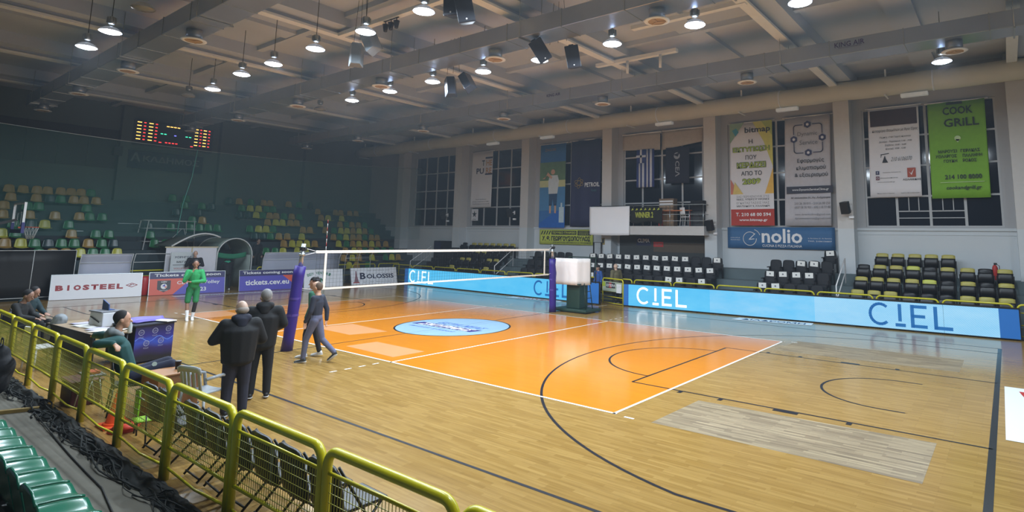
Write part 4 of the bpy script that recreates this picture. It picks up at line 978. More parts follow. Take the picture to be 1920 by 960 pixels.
while x < 14.8:
    if not (-.75 < x < .6):
        o = ff if k == 0 else copy_tree(ff); o.location = (x, 9.72, 0)
        side = 'left' if x < 0 else 'right'; kk = k if x < 0 else k-kl
        o['label'] = 'yellow tube barrier behind the %s glowing board, %s from the left' % (side, ORD[kk]); o['group'] = 'yellow barriers on the far side'
        k += 1
        if x < 0: kl = k
    x += 1.94 if x < -.9 or x > .4 else 1.6
    if -.9 < x < .6 and x < .5:
        pass
# gate in the gap between the glowing boards
t = thing('barrier_gate', 'yellow barrier with a printed cloth in the gap between the two glowing boards', 'barrier', (-.47, 9.22, 0), -.33)
b = MB(); f = lambda x, z: (x, 0, z); b.tube([(.03, 0, 0)]+arcpts((.15, .98), .12, PI, PI/2, 5, f)+arcpts((1.35, .98), .12, PI/2, 0, 5, f)+[(1.47, 0, 0)], .03, 8); obj('hoop_rail', b, M_yel, t)
b = MB()
for z in (.05, .32, .55): b.tube([(.04, 0, z), (1.46, 0, z)], .018, 6)
obj('cross_rail', b, M_yel, t)
b = MB(); b.box(.05, 1.43, -.03, -.02, .55, .97); obj('printed_cloth', b, mat('pale gate cloth', (170, 180, 160), .7), t)
shape(t, rect(.3, .95, .7, .93), M_ink, -.035); shape(t, rect(.52, .7, .7, .93), M_red, -.038); lettering(t, 'ΕΙΤΕΡΑ', .66, .81, .62, .12, M_white, -.042, .03); shape(t, rect(1.05, 1.38, .52, .9), M_white, -.036, 'paper_sheet'); shape(t, rect(.06, .25, .75, .95), mat('lime print', (168, 186, 60), .6), -.034)
# yellow barrier pieces on the end side, seen under the bench shelters
kk = 0
for y in (-3.8, -2.2, 1.9, 5.9, 7.5, 8.0+1.3):
    o = copy_tree(ff); o.location = (-17.54, y, 0); o.rotation_euler = (0, 0, PI/2)
    o['label'] = 'yellow barrier below the end stand, %s from the left' % ORD[kk]; o['group'] = 'yellow barriers below the end stand'; kk += 1; o.scale = (.85, 1, 1)

# ================================================================ SEATS
# shell seats of the end stand (small in view: one moulded shell each)
cols = {'y': ('bright yellow', (196, 194, 66)), 'o': ('faded ochre', (176, 142, 70)), 'g': ('green', (34, 122, 74)), 'k': ('dark teal', (24, 66, 70))}
sm = {k: mat('shell seat %s' % v[0], v[1], .3, var=.15, spec=.6) for k, v in cols.items()}
def shell(c):
    b = MB()
    def fn(u, v):
        x = (u-.5)*(.42-.10*max(0, v-.55)/.45)
        if v < .4: y, z = -.36+.36*v/.4, .02+.03*math.sin(PI*u)*0-.03*math.cos((u-.5)*PI)
        else:
            q = (v-.4)/.6; y, z = .02+.07*q, .0+.40*q-(.05*(abs(u-.5)*2)**3 if v > .95 else 0); y += -.06*math.cos((u-.5)*PI)*-.6
        if v < .4: z -= .0
        return (x, y, z)
    b.sheet(fn, 8, 12); return obj('shell_seat', b, sm[c], solid=.014)
SE = {7:"-7.0o -6.5o -6.0o -5.6o -5.1o -4.7o -4.3o -3.9g -0.2g 0.5g 2.8k 3.4o 4.1g 4.9o 5.3o 6.5o 7.2g 8.0k",
6:"-7.0o -6.1o -5.6k -5.2g -4.7o -4.3o -3.8o 0.2g 1.1g 1.6k 3.3g 3.8y 4.3y 4.8g 5.2g 8.2o 9.5o 9.9o 10.6o 11.1o",
5:"-7.3o -6.5g -6.1g -4.3g -0.4k 0.7k 2.9k 3.4k 3.9y 4.3g 4.7o 5.1o 5.6g 6.1o 6.6g 8.1o 8.6y 9.6y 10.1k 11.0k",
4:"-7.4o -6.5o -5.6o -4.7o -4.3g -3.8g 0.2g 0.7o 4.3o 4.8y 5.2y 5.7o 6.1o 7.7y 9.1o 9.6g 10.0o 10.5o 11.0g",
3:"-7.1g -6.5k -6.05y -5.2g -2.0k -1.0g -0.1g 0.35g 0.8g 1.25g 3.0g 3.5y 3.93y 4.35g 6.2o 6.65o 7.7o 8.3g 8.8y 9.25y 9.7o 10.15y 10.6o 11.1g",
2:"-7.55y -7.1g -5.2o -4.3g -3.8g -2.1g 3.0k 3.45k 3.9g 4.4o 4.9o 5.8y 7.9o 8.35g 8.8y 9.3o 9.75o 10.2g 10.7o 11.15o",
1:"-7.5o -7.0y -6.55g -6.1k -5.65g -5.2g -4.7o -4.2g -3.75k -2.1g -1.6g 4.4o 4.9y 5.35y 5.8y 6.3o 7.9y 8.45g 8.9o 9.35y 9.8o 10.3y 10.8o 11.4o",
0:"-6.5g -6.05o -5.6o -5.1y -4.65g -4.2g -3.75y 3.1g 3.6g 4.05y 4.9y 5.4y 7.0k 8.0o 8.6y 9.0o 9.4g 9.85o 10.3g 10.8g 11.4g",
-1:"7.5o 8.1y 8.55o 9.5y 10.5g 11.0y 11.5o", -2:"7.5y 8.0o 8.8g"}
protos = {}
for i in sorted(SE, reverse=True):
    X = -19.2-.66*i; cnt = {}
    for s in SE[i].split():
        y, c = float(s[:-1]), s[-1]
        side = 'left' if y < 2 else 'right'
        n = cnt.setdefault((c, side), 0); cnt[(c, side)] += 1
        if c not in protos: o = protos[c] = shell(c)
        else: o = protos[c].copy(); COL.objects.link(o)
        o.location = (X+.08, y, ez(i)+.13); o.rotation_euler = (rnd.uniform(-.03, .03), 0, PI/2+rnd.uniform(-.05, .05))
        sd = 'left part' if side == 'left' else 'right part'
        tag(o, '%s shell seat, end stand %s side, %s row down, %s %s from left' % (cols[c][0], side, ORD[7-i], ORD[n], cols[c][0].split()[-1]), 'stadium seat', 'shell seats of the end stand')
for k, (i, y0, y1) in enumerate(((4, -3.1, -2.2), (3, -5.4, -4.6), (2, -4.7, -3.9), (3, 4.9, 6.0), (1, 6.4, 7.2), (5, 3.0, 4.0), (2, 4.8, 5.6))):
    b = MB(); b.box(0, .03, y0, y1, 0, .03); o = obj('seat_rail', b, M_metal); o.location = (-19.2-.66*i-.1, 0, ez(i)+.02)
    tag(o, 'bare metal strip on the end stand, %s row down, %s one from the top' % (ORD[7-i], ORD[k]), 'rail', 'bare seat rails')

# tip-up seats on the far stand
M_pan = mat('black tip-up pan', (20, 20, 24), .4, var=.2); M_yb = mat('mustard yellow back', (176, 166, 84), .45, var=.12); M_yb2 = mat('bright yellow back', (196, 200, 90), .45, var=.1)
def tipup(mb_, lo=True):
    t = thing('tip_up_seat', 'x', 'stadium seat')
    b = MB(); b.sheet(lambda u, v: ((u-.5)*(.44-.03*v), -.0+.06*v-.03*math.cos((u-.5)*PI), .38+.46*v-.03*(v > .9)*(abs(u-.5)*2)**4), 6, 6); obj('backrest', b, mb_, t, solid=.03)
    b = MB(); b.sheet(lambda u, v: ((u-.5)*.44, -.1-.05*math.sin(v*PI), .36+.34*v), 6, 6); obj('folded_seat', b, M_pan, t, solid=.045)
    b = MB()
    for s in (-1, 1): b.box(s*.235-.012, s*.235+.012, -.18, .05, 0, .62)
    loose('side_frame', b, M_pan, t)
    return t
tp = {'y': tipup(M_yb), 'b': tipup(M_yb2), 'k': tipup(M_pan)}; used = set()
cn = {'y': 'mustard yellow and black', 'b': 'bright yellow and black', 'k': 'all black'}
def tip(c, x, r, lab):
    o = tp[c] if c not in used else copy_tree(tp[c]); used.add(c)
    o.location = (x, 10.3+.7*r, .35+.43*r); o['label'] = lab; o['group'] = 'tip-up seats of the far stand'
RN = ['front', 'second', 'third', 'top']
YR = {3: 'y10.43 y10.97 y11.53 y12.06 y12.59', 2: 'k9.89 y10.44 y10.98 b11.53 k12.06 y12.59 y13.18 k13.69 y14.23',
      1: 'y9.91 y10.44 y10.97 y11.55 b12.08 k12.62 y13.2 k13.73 y14.24', 0: 'y9.89 y10.43 y10.95 k11.53 k12.06 k12.6 y13.2 y13.71 y14.23'}
YL = {3: 'k-13.06 y-12.25 y-11.72 y-11.19 y-10.64 y-10.1 y-9.55 y-9.0', 2: 'k-12.9 k-12.35 k-11.8 y-11.2 y-10.66 k-10.1 k-9.56 k-9.0',
      1: 'k-12.8 k-12.26 y-11.75 y-11.22 k-10.66 k-10.1 y-9.5 y-8.95', 0: 'k-12.46 y-11.87 k-11.3 k-10.74 k-10.2 k-9.64 y-9.05 k-8.5'}
for D, nm in ((YR, 'right'), (YL, 'left')):
    for r, s in D.items():
        for k, q in enumerate(s.split()):
            tip(q[0], float(q[1:]), r, '%s tip-up seat, %s from left, %s row, %s yellow block' % (cn[q[0]], ORD[k], RN[r], nm))
# covered black seats with white cards
M_cov = mat('black seat cover', (26, 28, 34), .7, var=.25, bump=.1)
def vip(card):
    t = thing('covered_seat', 'x', 'stadium seat')
    b = MB(); b.sheet(lambda u, v: ((u-.5)*(.46-.05*v**3), .06*v-.02*math.cos((u-.5)*PI), .4+.5*v-.05*(v > .85)*(abs(u-.5)*2)**4), 8, 8); obj('backrest', b, M_cov, t, solid=.09)
    b = MB(); b.box(-.22, .22, -.42, -.03, .36, .46); b.box(-.22, .22, -.42, -.38, .08, .36); obj('seat', b, M_cov, t, bevel=.03)
    b = MB()
    for s in (-1, 1): b.prism([(-.36, .58), (-.1, .58), (-.1, 0), (.04, 0), (.04, .62), (-.36, .62)], s*.25-.018, s*.25+.018, 'yz')
    loose('armrest', b, M_pan, t)
    if card:
        b = MB(); b.box(-.15, .15, -.075, -.068, .68, .88); c = obj('white_card', b, M_paper, t); c.rotation_euler = (-.06, 0, 0)
        b = MB(); b.lathe([(.035, 0), (.035, -.003)], (0, -.076, .78), axis='y', n=8); obj('emblem', b, M_grey, c)
    return t
vp = {1: vip(True), 0: vip(False)}; uv = set()
def vipseat(c, x, r, lab):
    o = vp[c] if c not in uv else copy_tree(vp[c]); uv.add(c)
    o.location = (x, 10.3+.7*r, .35+.43*r); o['label'] = lab; o['group'] = 'covered black seats of the far stand'
    for ch in o.children:
        if ch.name.startswith('white_card'): a_ = rnd.uniform(-.09, .09); ch.rotation_euler = (-.06, a_, 0); ch.location.x = -.78*math.sin(a_)
VV = [('block under balcony', {2: [(-2.73+.516*k, 1 if k not in (11, 12) else 0) for k in range(14)], 1: [(-2.3+.52*k, 1) for k in range(13)], 0: [(-1.86+.52*k, 1 if k in (0, 8, 9, 11) else 0) for k in range(12)]}),
      ('block below nolio banner', {3: [(8.54, 1)], 2: [(6.56, 0), (7.07, 0), (7.58, 1), (8.08, 1), (8.57, 0)], 1: [(6.54, 1), (7.05, 1), (7.57, 1), (8.06, 1), (8.57, 0)], 0: [(6.45, 1), (6.96, 1), (7.49, 0), (7.98, 0), (8.5, 0)]}),
      ('block behind the net', {2: [(-6.44+.53*k, 0) for k in range(5)], 1: [(-6.34+.53*k, 0) for k in range(5)], 0: [(-6.21+.53*k, 0) for k in range(6)]})]
for nm, D in VV:
    for r, L_ in D.items():
        for k, (x, c) in enumerate(L_):
            vipseat(c, x, r, 'black covered seat %s, %s from left, %s row, %s' % ('with white card' if c else 'without card', ORD[k], RN[r], nm))
# stair rails
def stair_rail(lab, x, y0, z0, y1, z1):
    t = thing('stair_rail', lab, 'handrail', (x, 0, 0), 0, 'stair rails of the far stand')
    for k in (1, .45):
        b = MB(); b.tube([(0, y0, z0-.95), (0, y0, z0-.95+.95*k)]+[(0, y1, z1-.95+.95*k)]+([(0, y1, z1-.95)] if k == 1 else []), .022, 8); obj('rail', b, M_white, t)
stair_rail('white stair rail between the covered seats and the yellow seats at the right', 9.25, 10.0, 1.3, 11.6, 2.25)
stair_rail('white stair rail left of the black seats behind the net', -8.0, 9.95, 1.3, 11.4, 2.2)
stair_rail('white stair rail at the far left end of the far stand', -15.2, 9.95, 1.3, 11.5, 2.2)
t = thing('tube_stand', 'black square tube frame standing behind the covered seats, left of the balcony', 'frame', (-2.9, 12.25, 1.21))
b = MB(); b.tube([(-.18, 0, 0), (-.18, 0, 1.45), (.3, 0, 1.45), (.3, 0, 0)], .04, 8); obj('frame_tube', b, M_blkpl, t)
t = thing('fire_extinguisher', 'red fire extinguisher standing on the top tier at the far right', 'fire extinguisher', (13.95, 12.5, 1.64))
b = MB(); b.lathe([(.07, 0), (.085, .02), (.085, .42), (.06, .5), (.025, .53)]); obj('tank', b, M_red, t); b = MB(); b.box(-.03, .07, -.02, .02, .53, .6); obj('valve', b, M_blkpl, t); b = MB(); b.tube([(.03, 0, .57), (.13, 0, .5), (.12, 0, .2)], .012, 6); obj('hose', b, M_blkpl, t)
t = thing('doorway_equipment', 'dark cabinet and screen on the top tier below the leftmost window', 'equipment', (-15.3, 12.5, 1.4))
b = MB(); b.box(-.6, .7, -.2, .3, 0, 1.15); obj('cabinet', b, M_blk, t, bevel=.03); b = MB(); b.box(-.55, .1, -.24, -.2, .5, 1.1); obj('panel', b, M_navy, t)
for k, (x, y) in enumerate(((-13.9, 10.3), (-13.9, 11.0), (-13.4, 11.7))):
    b = MB(); b.box(-.35, .35, -.25, .3, 0, .75); b.box(-.35, .35, .1, .3, .75, .95); o = obj('stacked_bench', b, M_blk, bevel=.04); o.location = (x, y, .35+.43*k)
    tag(o, 'dark covered bench, %s tier, left end of the far stand' % RN[k], 'bench', 'dark covered benches')

# ================================================================ BENCH SHELTERS, TUNNEL, NET, PLATFORM
M_poly = mat('frosted polycarbonate', (196, 200, 218), .3, var=.05, alpha=.93); M_fr = mat('white steel tube', (206, 208, 208), .4)
def shelter(lab, y0, y1, H, mat_, frame_m, n, prof, bench=False, rails=(2, 3)):
    """bench shelter; its wall towards the stand, the canopy leaning over +x"""
    t = thing('bench_shelter', lab, 'team bench shelter', (-17.42, y0, 0)); W = y1-y0; N = len(prof)-1
    def fn(u, v):
        q = v*N; i = min(N-1, int(q)); f = q-i; a, c_ = prof[i], prof[i+1]
        return (a[0]+(c_[0]-a[0])*f, u*W, a[1]+(c_[1]-a[1])*f)
    if mat_ is not None:
        b = MB(); b.sheet(fn, 6, 4*N); obj('canopy', b, mat_, t, solid=.012)
    for k in range(n+1):
        y = W*k/n; b = MB(); b.tube([(p[0]+.02, y, p[1] if i else 0) for i, p in enumerate(prof)], .014, 6); obj('rib', b, frame_m, t)
    for k in rails:
        if k <= N: p = prof[k]; b = MB(); b.tube([(p[0]+.02, 0, p[1]), (p[0]+.02, W, p[1])], .016, 6); obj('rail', b, frame_m, t)
    if bench: b = MB(); b.box(.04, .26, .1, W-.1, .4, .46); b.box(.04, .26, .12, .16, 0, .4); b.box(.04, .26, W-.16, W-.12, 0, .4); obj('bench', b, M_blkpl, t)
    return t
pc = [(0.0, .1), (.02, 1.0), (.06, 1.45), (.26, 1.83)]; pb_ = [(0.05, .12), (.14, 2.0)]
shelter('black team bench shelter with thin white ribs at the left', -12.3, -5.66, 2.0, mat('black shelter sheet', (14, 15, 18), .6), M_fr, 5, pb_, rails=(0, 1))
shelter('frosted team bench shelter behind the BIOSTEEL board', -5.5, -3.68, 1.86, M_poly, M_fr, 1, pc)
shelter('frosted team bench shelter behind the near net post', 2.1, 6.5, 1.8, M_poly, M_fr, 2, pc)
shelter('bare white bench shelter frame left of the tunnel', -3.6, -2.25, 1.86, None, M_fr, 1, pc, True)
shelter('bare white bench shelter frame left of the BOLOSSIS board', 6.9, 8.6, 1.8, None, M_fr, 2, pc, True)
t = thing('player_tunnel', 'arched plastic player tunnel with white side walls in the middle of the end stand', 'tunnel', (-17.2, .62, 0))
R0 = .83; hz = 1.72
b = MB(); b.sheet(lambda u, v: (-2.6*v, R0*math.cos(PI*(1-u)), hz+.84*math.sin(PI*u)), 20, 6); obj('arched_roof', b, mat('milky green plastic roof', (160, 180, 172), .3, alpha=.8, var=.15), t, solid=.015)
for sg, ln in ((1, 2.4), (-1, 2.0)):
  b = MB(); b.sheet(lambda u, v: (-.1-ln*v, sg*(R0-.02), hz*u), 3, 3); obj('side_sheet', b, mat('milky grey plastic wall', (158, 170, 166), .4, alpha=.9, var=.15), t, solid=.015)
b = MB()
for x in (0, -2.5): b.tube([(x, -R0, 0), (x, -R0, hz)]+[(x, -R0*math.cos(PI*k/14), hz+.84*math.sin(PI*k/14)) for k in range(1, 14)]+[(x, R0, hz), (x, R0, 0)], .028, 8)
loose('arch_frame', b, M_fr, t)
b = MB(); b.box(-2.6, -2.55, -R0, R0, 0, hz+.2); obj('end_curtain', b, mat('brown grey curtain', (96, 92, 82), .8), t)
b = MB(); b.sheet(lambda u, v: (-.3, -R0+.1+1.4*u, hz-.1+.25*v-.1*math.sin(u*PI)), 8, 3); obj('net_scrap', b, mat('green netting scrap', (40, 120, 90), .8), t, solid=.01)
b = MB(); b.box(-.02, .02, -3.05, -R0-.05, .1, 2.12); obj('white_panel', b, mat('white side panel', (214, 214, 222), .5, var=.05), t)
b = MB(); b.box(-.03, .04, -3.1, -R0, 2.1, 2.15); b.box(.0, .04, -2.0, -1.95, .1, 2.12); obj('panel_trim', b, mat('cream trim', (200, 186, 150), .6), t)
b = MB(); b.sheet(lambda u, v: (-.1-2.2*v, -R0-2.0+2.0*u, 2.16+.55*math.sin(PI*u*.62)*1.0), 12, 4); obj('rear_roof', b, mat('grey plastic roof', (112, 122, 118), .4, var=.15), t, solid=.02)
b = MB(); b.tube([(-.05, -R0-2.0+2.1*k/12, 2.16+.62*math.sin(PI*(k/12)*.75)) for k in range(13)], .04, 8); obj('roof_rib', b, M_fr, t)
bd = thing('notice_board', 'small pale notice board left of the tunnel panels', 'board', (-16.75, -2.35, .95), PI/2)
b = MB(); b.box(0, .95, 0, .03, 0, .95); obj('panel', b, mat('pale grey board', (188, 196, 200), .5), bd)
lettering(bd, 'ΧΟΡΗΓΟΣ', .5, .72, .7, .1, M_navy, -.004, .02); shape(bd, rect(.1, .85, .35, .38), M_grey, -.004); lettering(bd, 'ΜΕΓΑΣ', .5, .5, .5, .09, M_ink, -.004, .02); lettering(bd, 'VOLLEYBALL', .5, .2, .7, .08, M_red, -.004)
for k, (y, z) in enumerate(((-3.3, .55),)):
    b = MB(); b.lathe([(.02, 0), (.26, .02), (.3, .2), (.3, .42), (.24, .5)], n=20); o = obj('red_barrel', b, mat('red plastic', (170, 40, 44), .4)); o.location = (-16.75, y, .0); o.scale = (.8, .8, 1.7)
    tag(o, 'red round bin standing between the BIOSTEEL board and the ticket board', 'bin')
b = MB(); o = None
b.cap((0, 0, .12), (0, .8, .12), .14, .12); o = obj('equipment_bag', b, M_blk, remesh=.03, smoothit=2); o.location = (-17.26, -3.3, .46); b = None
tag(o, 'black bag lying on the bench left of the tunnel', 'bag')
# teal safety net on its cable
nt_m = bpy.data.materials.new('teal netting'); nt_m.use_nodes = True
b_ = nt_m.node_tree.nodes['Principled BSDF']; tcn = nt_m.node_tree.nodes.new('ShaderNodeTexCoord'); wn = nt_m.node_tree.nodes.new('ShaderNodeTexNoise'); wn.inputs['Scale'].default_value = .4
nt_m.node_tree.links.new(tcn.outputs['Object'], wn.inputs['Vector']); rm = nt_m.node_tree.nodes.new('ShaderNodeMapRange'); rm.inputs['To Min'].default_value = .10; rm.inputs['To Max'].default_value = .26
nt_m.node_tree.links.new(wn.outputs['Fac'], rm.inputs['Value']); nt_m.node_tree.links.new(rm.outputs['Result'], b_.inputs['Alpha'])
b_.inputs['Base Color'].default_value = lin((70, 130, 124))+(1,); b_.inputs['Roughness'].default_value = .9
def cz(y): return 7.25-.35*(1-((y+1)/11)**2)+.0
sn = thing('safety_net', 'fine teal safety net hanging from a cable in front of the end stand', 'net', (-17.75, 0, 0))
b = MB(); b.sheet(lambda u, v: (.12*math.sin(u*40)*(1-v*.5), -12+24.5*u, 2.6+(cz(-12+24.5*u)-2.6)*v), 90, 8); obj('netting', b, nt_m, sn)
b = MB(); b.tube([(0, -12+24.5*k/30, cz(-12+24.5*k/30)) for k in range(31)], .014, 6); obj('cable', b, M_metal, sn)
b = MB(); b.tube([(0, -1.35, cz(-1.35)), (.05, -1.5, 5.5), (0, -1.75, 4.2), (.1, -1.9, 2.7)], .02, 6)
obj('hanging_rope', b, mat('teal rope', (80, 150, 140), .8), sn)
# camera platform behind the tunnel
t = thing('tube_platform', 'white tube platform with rails behind the tunnel roof', 'platform', (-20.0, -1.1, 0))
b = MB()
for x in (0, -1.1):
    for y in (-1.5, .9): b.tube([(x, y, .9 if x == 0 else 1.6), (x, y*.85, 3.4)], .025, 6)
    for z in (2.35, 3.0, 3.4): b.tube([(x, -1.4, z), (x, .85, z)], .02, 6)
for z in (2.35, 3.0, 3.4):
    for y in (-1.38, .82): b.tube([(0, y, z), (-1.1, y, z)], .02, 6)
b.tube([(0, -1.4, 1.0), (0, .2, 3.0)], .016, 6); b.tube([(0, .9, 1.0), (0, .3, 3.0)], .016, 6)
obj('tube_frame', b, M_fr, t); b = MB(); b.box(-1.1, 0, -1.4, .85, 2.3, 2.34); obj('deck', b, mat('grey deck board', (92, 100, 98), .7), t)

# ================================================================ NEAR SIDE
# green shell seats at the bottom left
M_gs = mat('glossy green plastic', (12, 98, 74), .22, var=.12, spec=.7)
def gseat():
    t = thing('green_seat', 'x', 'stadium seat')
    b = MB()
    def fn(u, v):
        x = (u-.5)*.44
        if v < .5:
            q = v/.5; return (x, .44-.44*q, .40+.02*math.cos((u-.5)*2*PI)*-1+(.035*(1-q)**3*-1))
        q = (v-.5)/.5; return (x*(1-.06*q*q), -.02-.10*q, .40+.43*q-(.05*(abs(u-.5)*2)**4 if q > .85 else 0))
    b.sheet(fn, 12, 20); o = obj('shell', b, M_gs, t, solid=.016)
    b = MB(); b.box(-.2, .2, -.04, .05, .0, .36); obj('bracket', b, M_blkpl, t)
    return t
gs = gseat()
for k in range(14):
    o = gs if k == 0 else copy_tree(gs)
    o.location = (8.32-.485*k, -11.5, .1); o.rotation_euler = (0, 0, rnd.uniform(-.02, .02))
    o['label'] = 'green plastic seat in the bottom left row, %s from the right' % ORD[k]; o['group'] = 'green seats at the bottom left'
# bundled net along the foot of the barrier
b = MB(); r2 = random.Random(4)
for k in range(150):
    x = -9+r2.random()*18; L_ = r2.uniform(.5, 2.2); y = -10.2+r2.uniform(-.16, .08); z = r2.uniform(.015, .11); ph = r2.random()*6
    b.tube([(x+L_*q/8, y+.05*math.sin(q*1.1+ph)-.02*q/8, max(.012, z*math.sin(PI*min(1, (q+1)/9))+.015*math.sin(q*2+ph))) for q in range(9)], r2.uniform(.004, .012), 5)
b.sheet(lambda u, v: (-9+18*u, -10.31+.26*v+.02*math.sin(u*60)+.012*math.sin(u*310), .006+(.06+.02*math.sin(u*47+v*3)+.02*math.sin(u*180+v*9))*math.sin(PI*v)), 400, 10)
tag(obj('bundled_net', b, mat('black netting bundle', (34, 37, 36), .85, var=.5, scale=20, bump=.4)), 'dark bundle of netting and cables lying along the foot of the near barriers', 'netting', kind='stuff')
b = MB(); b.tube([(2.2, -10.35, .03), (3.6, -10.42, .012), (4.6, -10.47, .012), (5.4, -10.5, .012), (6.1, -10.52, .012), (6.8, -10.62, .012), (7.6, -10.72, .012), (8.6, -10.9, .012)], .009, 6)
tag(obj('floor_cable', b, M_blkpl), 'thin black cable winding along the concrete walkway', 'cable')
b = MB(); b.box(-.55, .55, -.04, .04, 0, .05); o = obj('wooden_strip', b, mat('ochre wood strip', (140, 116, 60), .7)); o.location = (1.6, -10.75, 0); o.rotation_euler = (0, 0, 1.2)
tag(o, 'short ochre strip lying on the walkway at the left edge', 'strip')
b = MB(); b.cap((0, 0, .24), (0, 0, .62), (.3, .2, .24), (.2, .15, .14)); b.cap((-.1, .0, .2), (.12, .03, .45), (.2, .22, .18), (.2, .2, .16)); b.tube([(-.12, 0, .72), (-.08, 0, .86), (.08, 0, .86), (.12, 0, .72)], .025, 6)
o = obj('dark_bag', b, M_blk, remesh=.025, smoothit=2); o.location = (.15, -10.5, .0); o.scale = (.95, .9, 1.1)
tag(o, 'dark bulky bag against the near barrier at the left edge', 'bag')

# black folding chairs behind the near barriers
M_chb = mat('black chair vinyl', (24, 26, 26), .4, var=.2)
def fold_chair():
    t = thing('folding_chair', 'x', 'chair')
    b = MB(); b.sheet(lambda u, v: ((u-.5)*.52, -.24-.08*v-.03*math.cos((u-.5)*PI), .42+.46*v-.07*(v > .7)*(abs(u-.5)*2)**5), 10, 8); obj('backrest', b, M_chb, t, solid=.03)
    b = MB(); b.box(-.22, .22, -.2, .22, .44, .48); obj('seat', b, M_chb, t, bevel=.02)
    for s in (-1, 1):
        b = MB(); b.tube([(s*.225, -.3, .86), (s*.225, .22, .02)], .013, 6); obj('leg', b, M_blkpl, t)
        b = MB(); b.tube([(s*.2, .16, .45), (s*.2, -.28, .02)], .013, 6); obj('leg', b, M_blkpl, t)
    b = MB(); b.tube([(-.22, .2, .06), (.22, .2, .06)], .011, 6); b.tube([(-.2, -.26, .06), (.2, -.26, .06)], .011, 6); loose('crossbar', b, M_blkpl, t)
    return t
fc = fold_chair()
cx_ = [5.25, 5.8, 6.6, 7.15, 7.7, 8.3, 8.85, 9.4]
for k, x in enumerate(cx_):
    o = fc if k == 0 else copy_tree(fc); o.location = (x, -9.55, 0); o.rotation_euler = (0, 0, rnd.uniform(-.08, .08))
    o['label'] = 'black folding chair behind the near barriers, back to the barrier, %s from the left' % ORD[k]; o['group'] = 'black folding chairs'
for k, (x, z) in enumerate(((6.02, .62), (6.88, .7), (7.45, .62), (8.6, .66))):
    b = MB(); b.prism([(-.035, .16), (.035, .18), (0, -.16)], 0, .01); o = obj('gap_wedge', b, mat('grey gap fill', (140, 146, 150), .5)); o.location = (x, -9.93, z)  # flat grey wedges stand in for the gaps between the chair backs
    tag(o, 'grey wedge standing in for a gap between black chairs, %s from the left' % ORD[k], 'strap', 'grey gap wedges between the chairs')
# white plastic armchairs
def plastic_chair(lab, loc, rz):
    t = thing('plastic_armchair', lab, 'chair', loc, rz); m = mat('pale grey plastic', (178, 184, 190), .35, var=.05)
    b = MB(); b.sheet(lambda u, v: ((u-.5)*.44, -.2+.42*v, .42-.02*math.cos((u-.5)*PI)), 6, 6); obj('seat', b, m, t, solid=.02)
    b = MB()
    for k in range(5): b.sheet(lambda u, v, k=k: (-.2+.085*k+.05*u, -.22-.07*v-.03*math.cos((k/4-.5)*PI), .46+.36*v), 2, 4)
    b.sheet(lambda u, v: (-.23+.46*u, -.29-.02*v-.04*math.cos((u-.5)*PI), .76+.09*v-.04*(abs(u-.5)*2)**4), 8, 2); obj('backrest', b, m, t, solid=.018)
    for s in (-1, 1):
        b = MB(); b.tube([(s*.25, -.22, .64), (s*.27, .05, .66), (s*.26, .2, .62), (s*.24, .22, .42)], .025, 8); obj('armrest', b, m, t)
        for y in (-.2, .2): b = MB(); b.tube([(s*.22, y, .42), (s*.26, y*1.15, 0)], .022, 6, r1=.016); obj('leg', b, m, t)
    return t
plastic_chair('pale plastic armchair beside the brown box, next to the dark coats', (4.2, -8.8, 0), .35)
# brown box table, cup
t = thing('wooden_box_table', 'brown wooden box used as a low table beside the seated person', 'box', (3.55, -9.05, 0), .1)
M_bx = mat('brown veneered board', (150, 104, 66), .5, var=.12, scale=3)
b = MB(); b.box(-.27, .27, -.3, .3, 0, .635); obj('body', b, M_bx, t, bevel=.008); b = MB(); b.box(-.285, .285, -.315, .315, .635, .66); obj('top', b, mat('brown box top', (168, 118, 76), .45, var=.1), t, bevel=.005)
t = thing('black_cup', 'small black cup on the brown wooden box', 'cup', (3.5, -8.95, .661)); b = MB(); b.lathe([(.035, 0), (.045, .12), (.047, .12), (.04, .115)], n=16); obj('cup_body', b, M_blkpl, t); b = MB(); b.lathe([(.046, .118), (.046, .126), (.03, .13)], n=16); obj('lid', b, M_grey, t)
# lime stretcher frame chair
t = thing('lime_folding_seat', 'lime green folding seat with a curved grey tube behind the barrier', 'chair', (4.6, -9.72, 0), -.1); t.scale = (.95, .8, .78)
M_lm = mat('lime green fabric', (150, 206, 40), .6)
b = MB(); b.sheet(lambda u, v: (-.32+.2*u+.06*v*0, -.05+.04*math.sin(u*3), .36+.42*v), 4, 6); obj('backrest', b, M_lm, t, solid=.02)
b = MB(); b.sheet(lambda u, v: (-.12+.3*u, -.12+.3*v, .36-.03*math.sin(PI*u)), 6, 4); obj('seat', b, M_lm, t, solid=.02)
b = MB(); b.tube([(-.34, -.05, .78), (-.2, .0, .83), (.1, .02, .82), (.34, 0, .77)], .018, 8); b.tube([(-.3, -.05, .7), (.32, 0, .68)], .016, 8); obj('curved_tube', b, mat('grey tube', (120, 126, 124), .4, .5), t)
for x0, x1 in ((-.3, -.25), (-.3, -.4), (.2, .3)): b = MB(); b.tube([(x0, 0, .5), (x1, .0, 0)], .014, 6); obj('leg', b, M_blkpl, t)
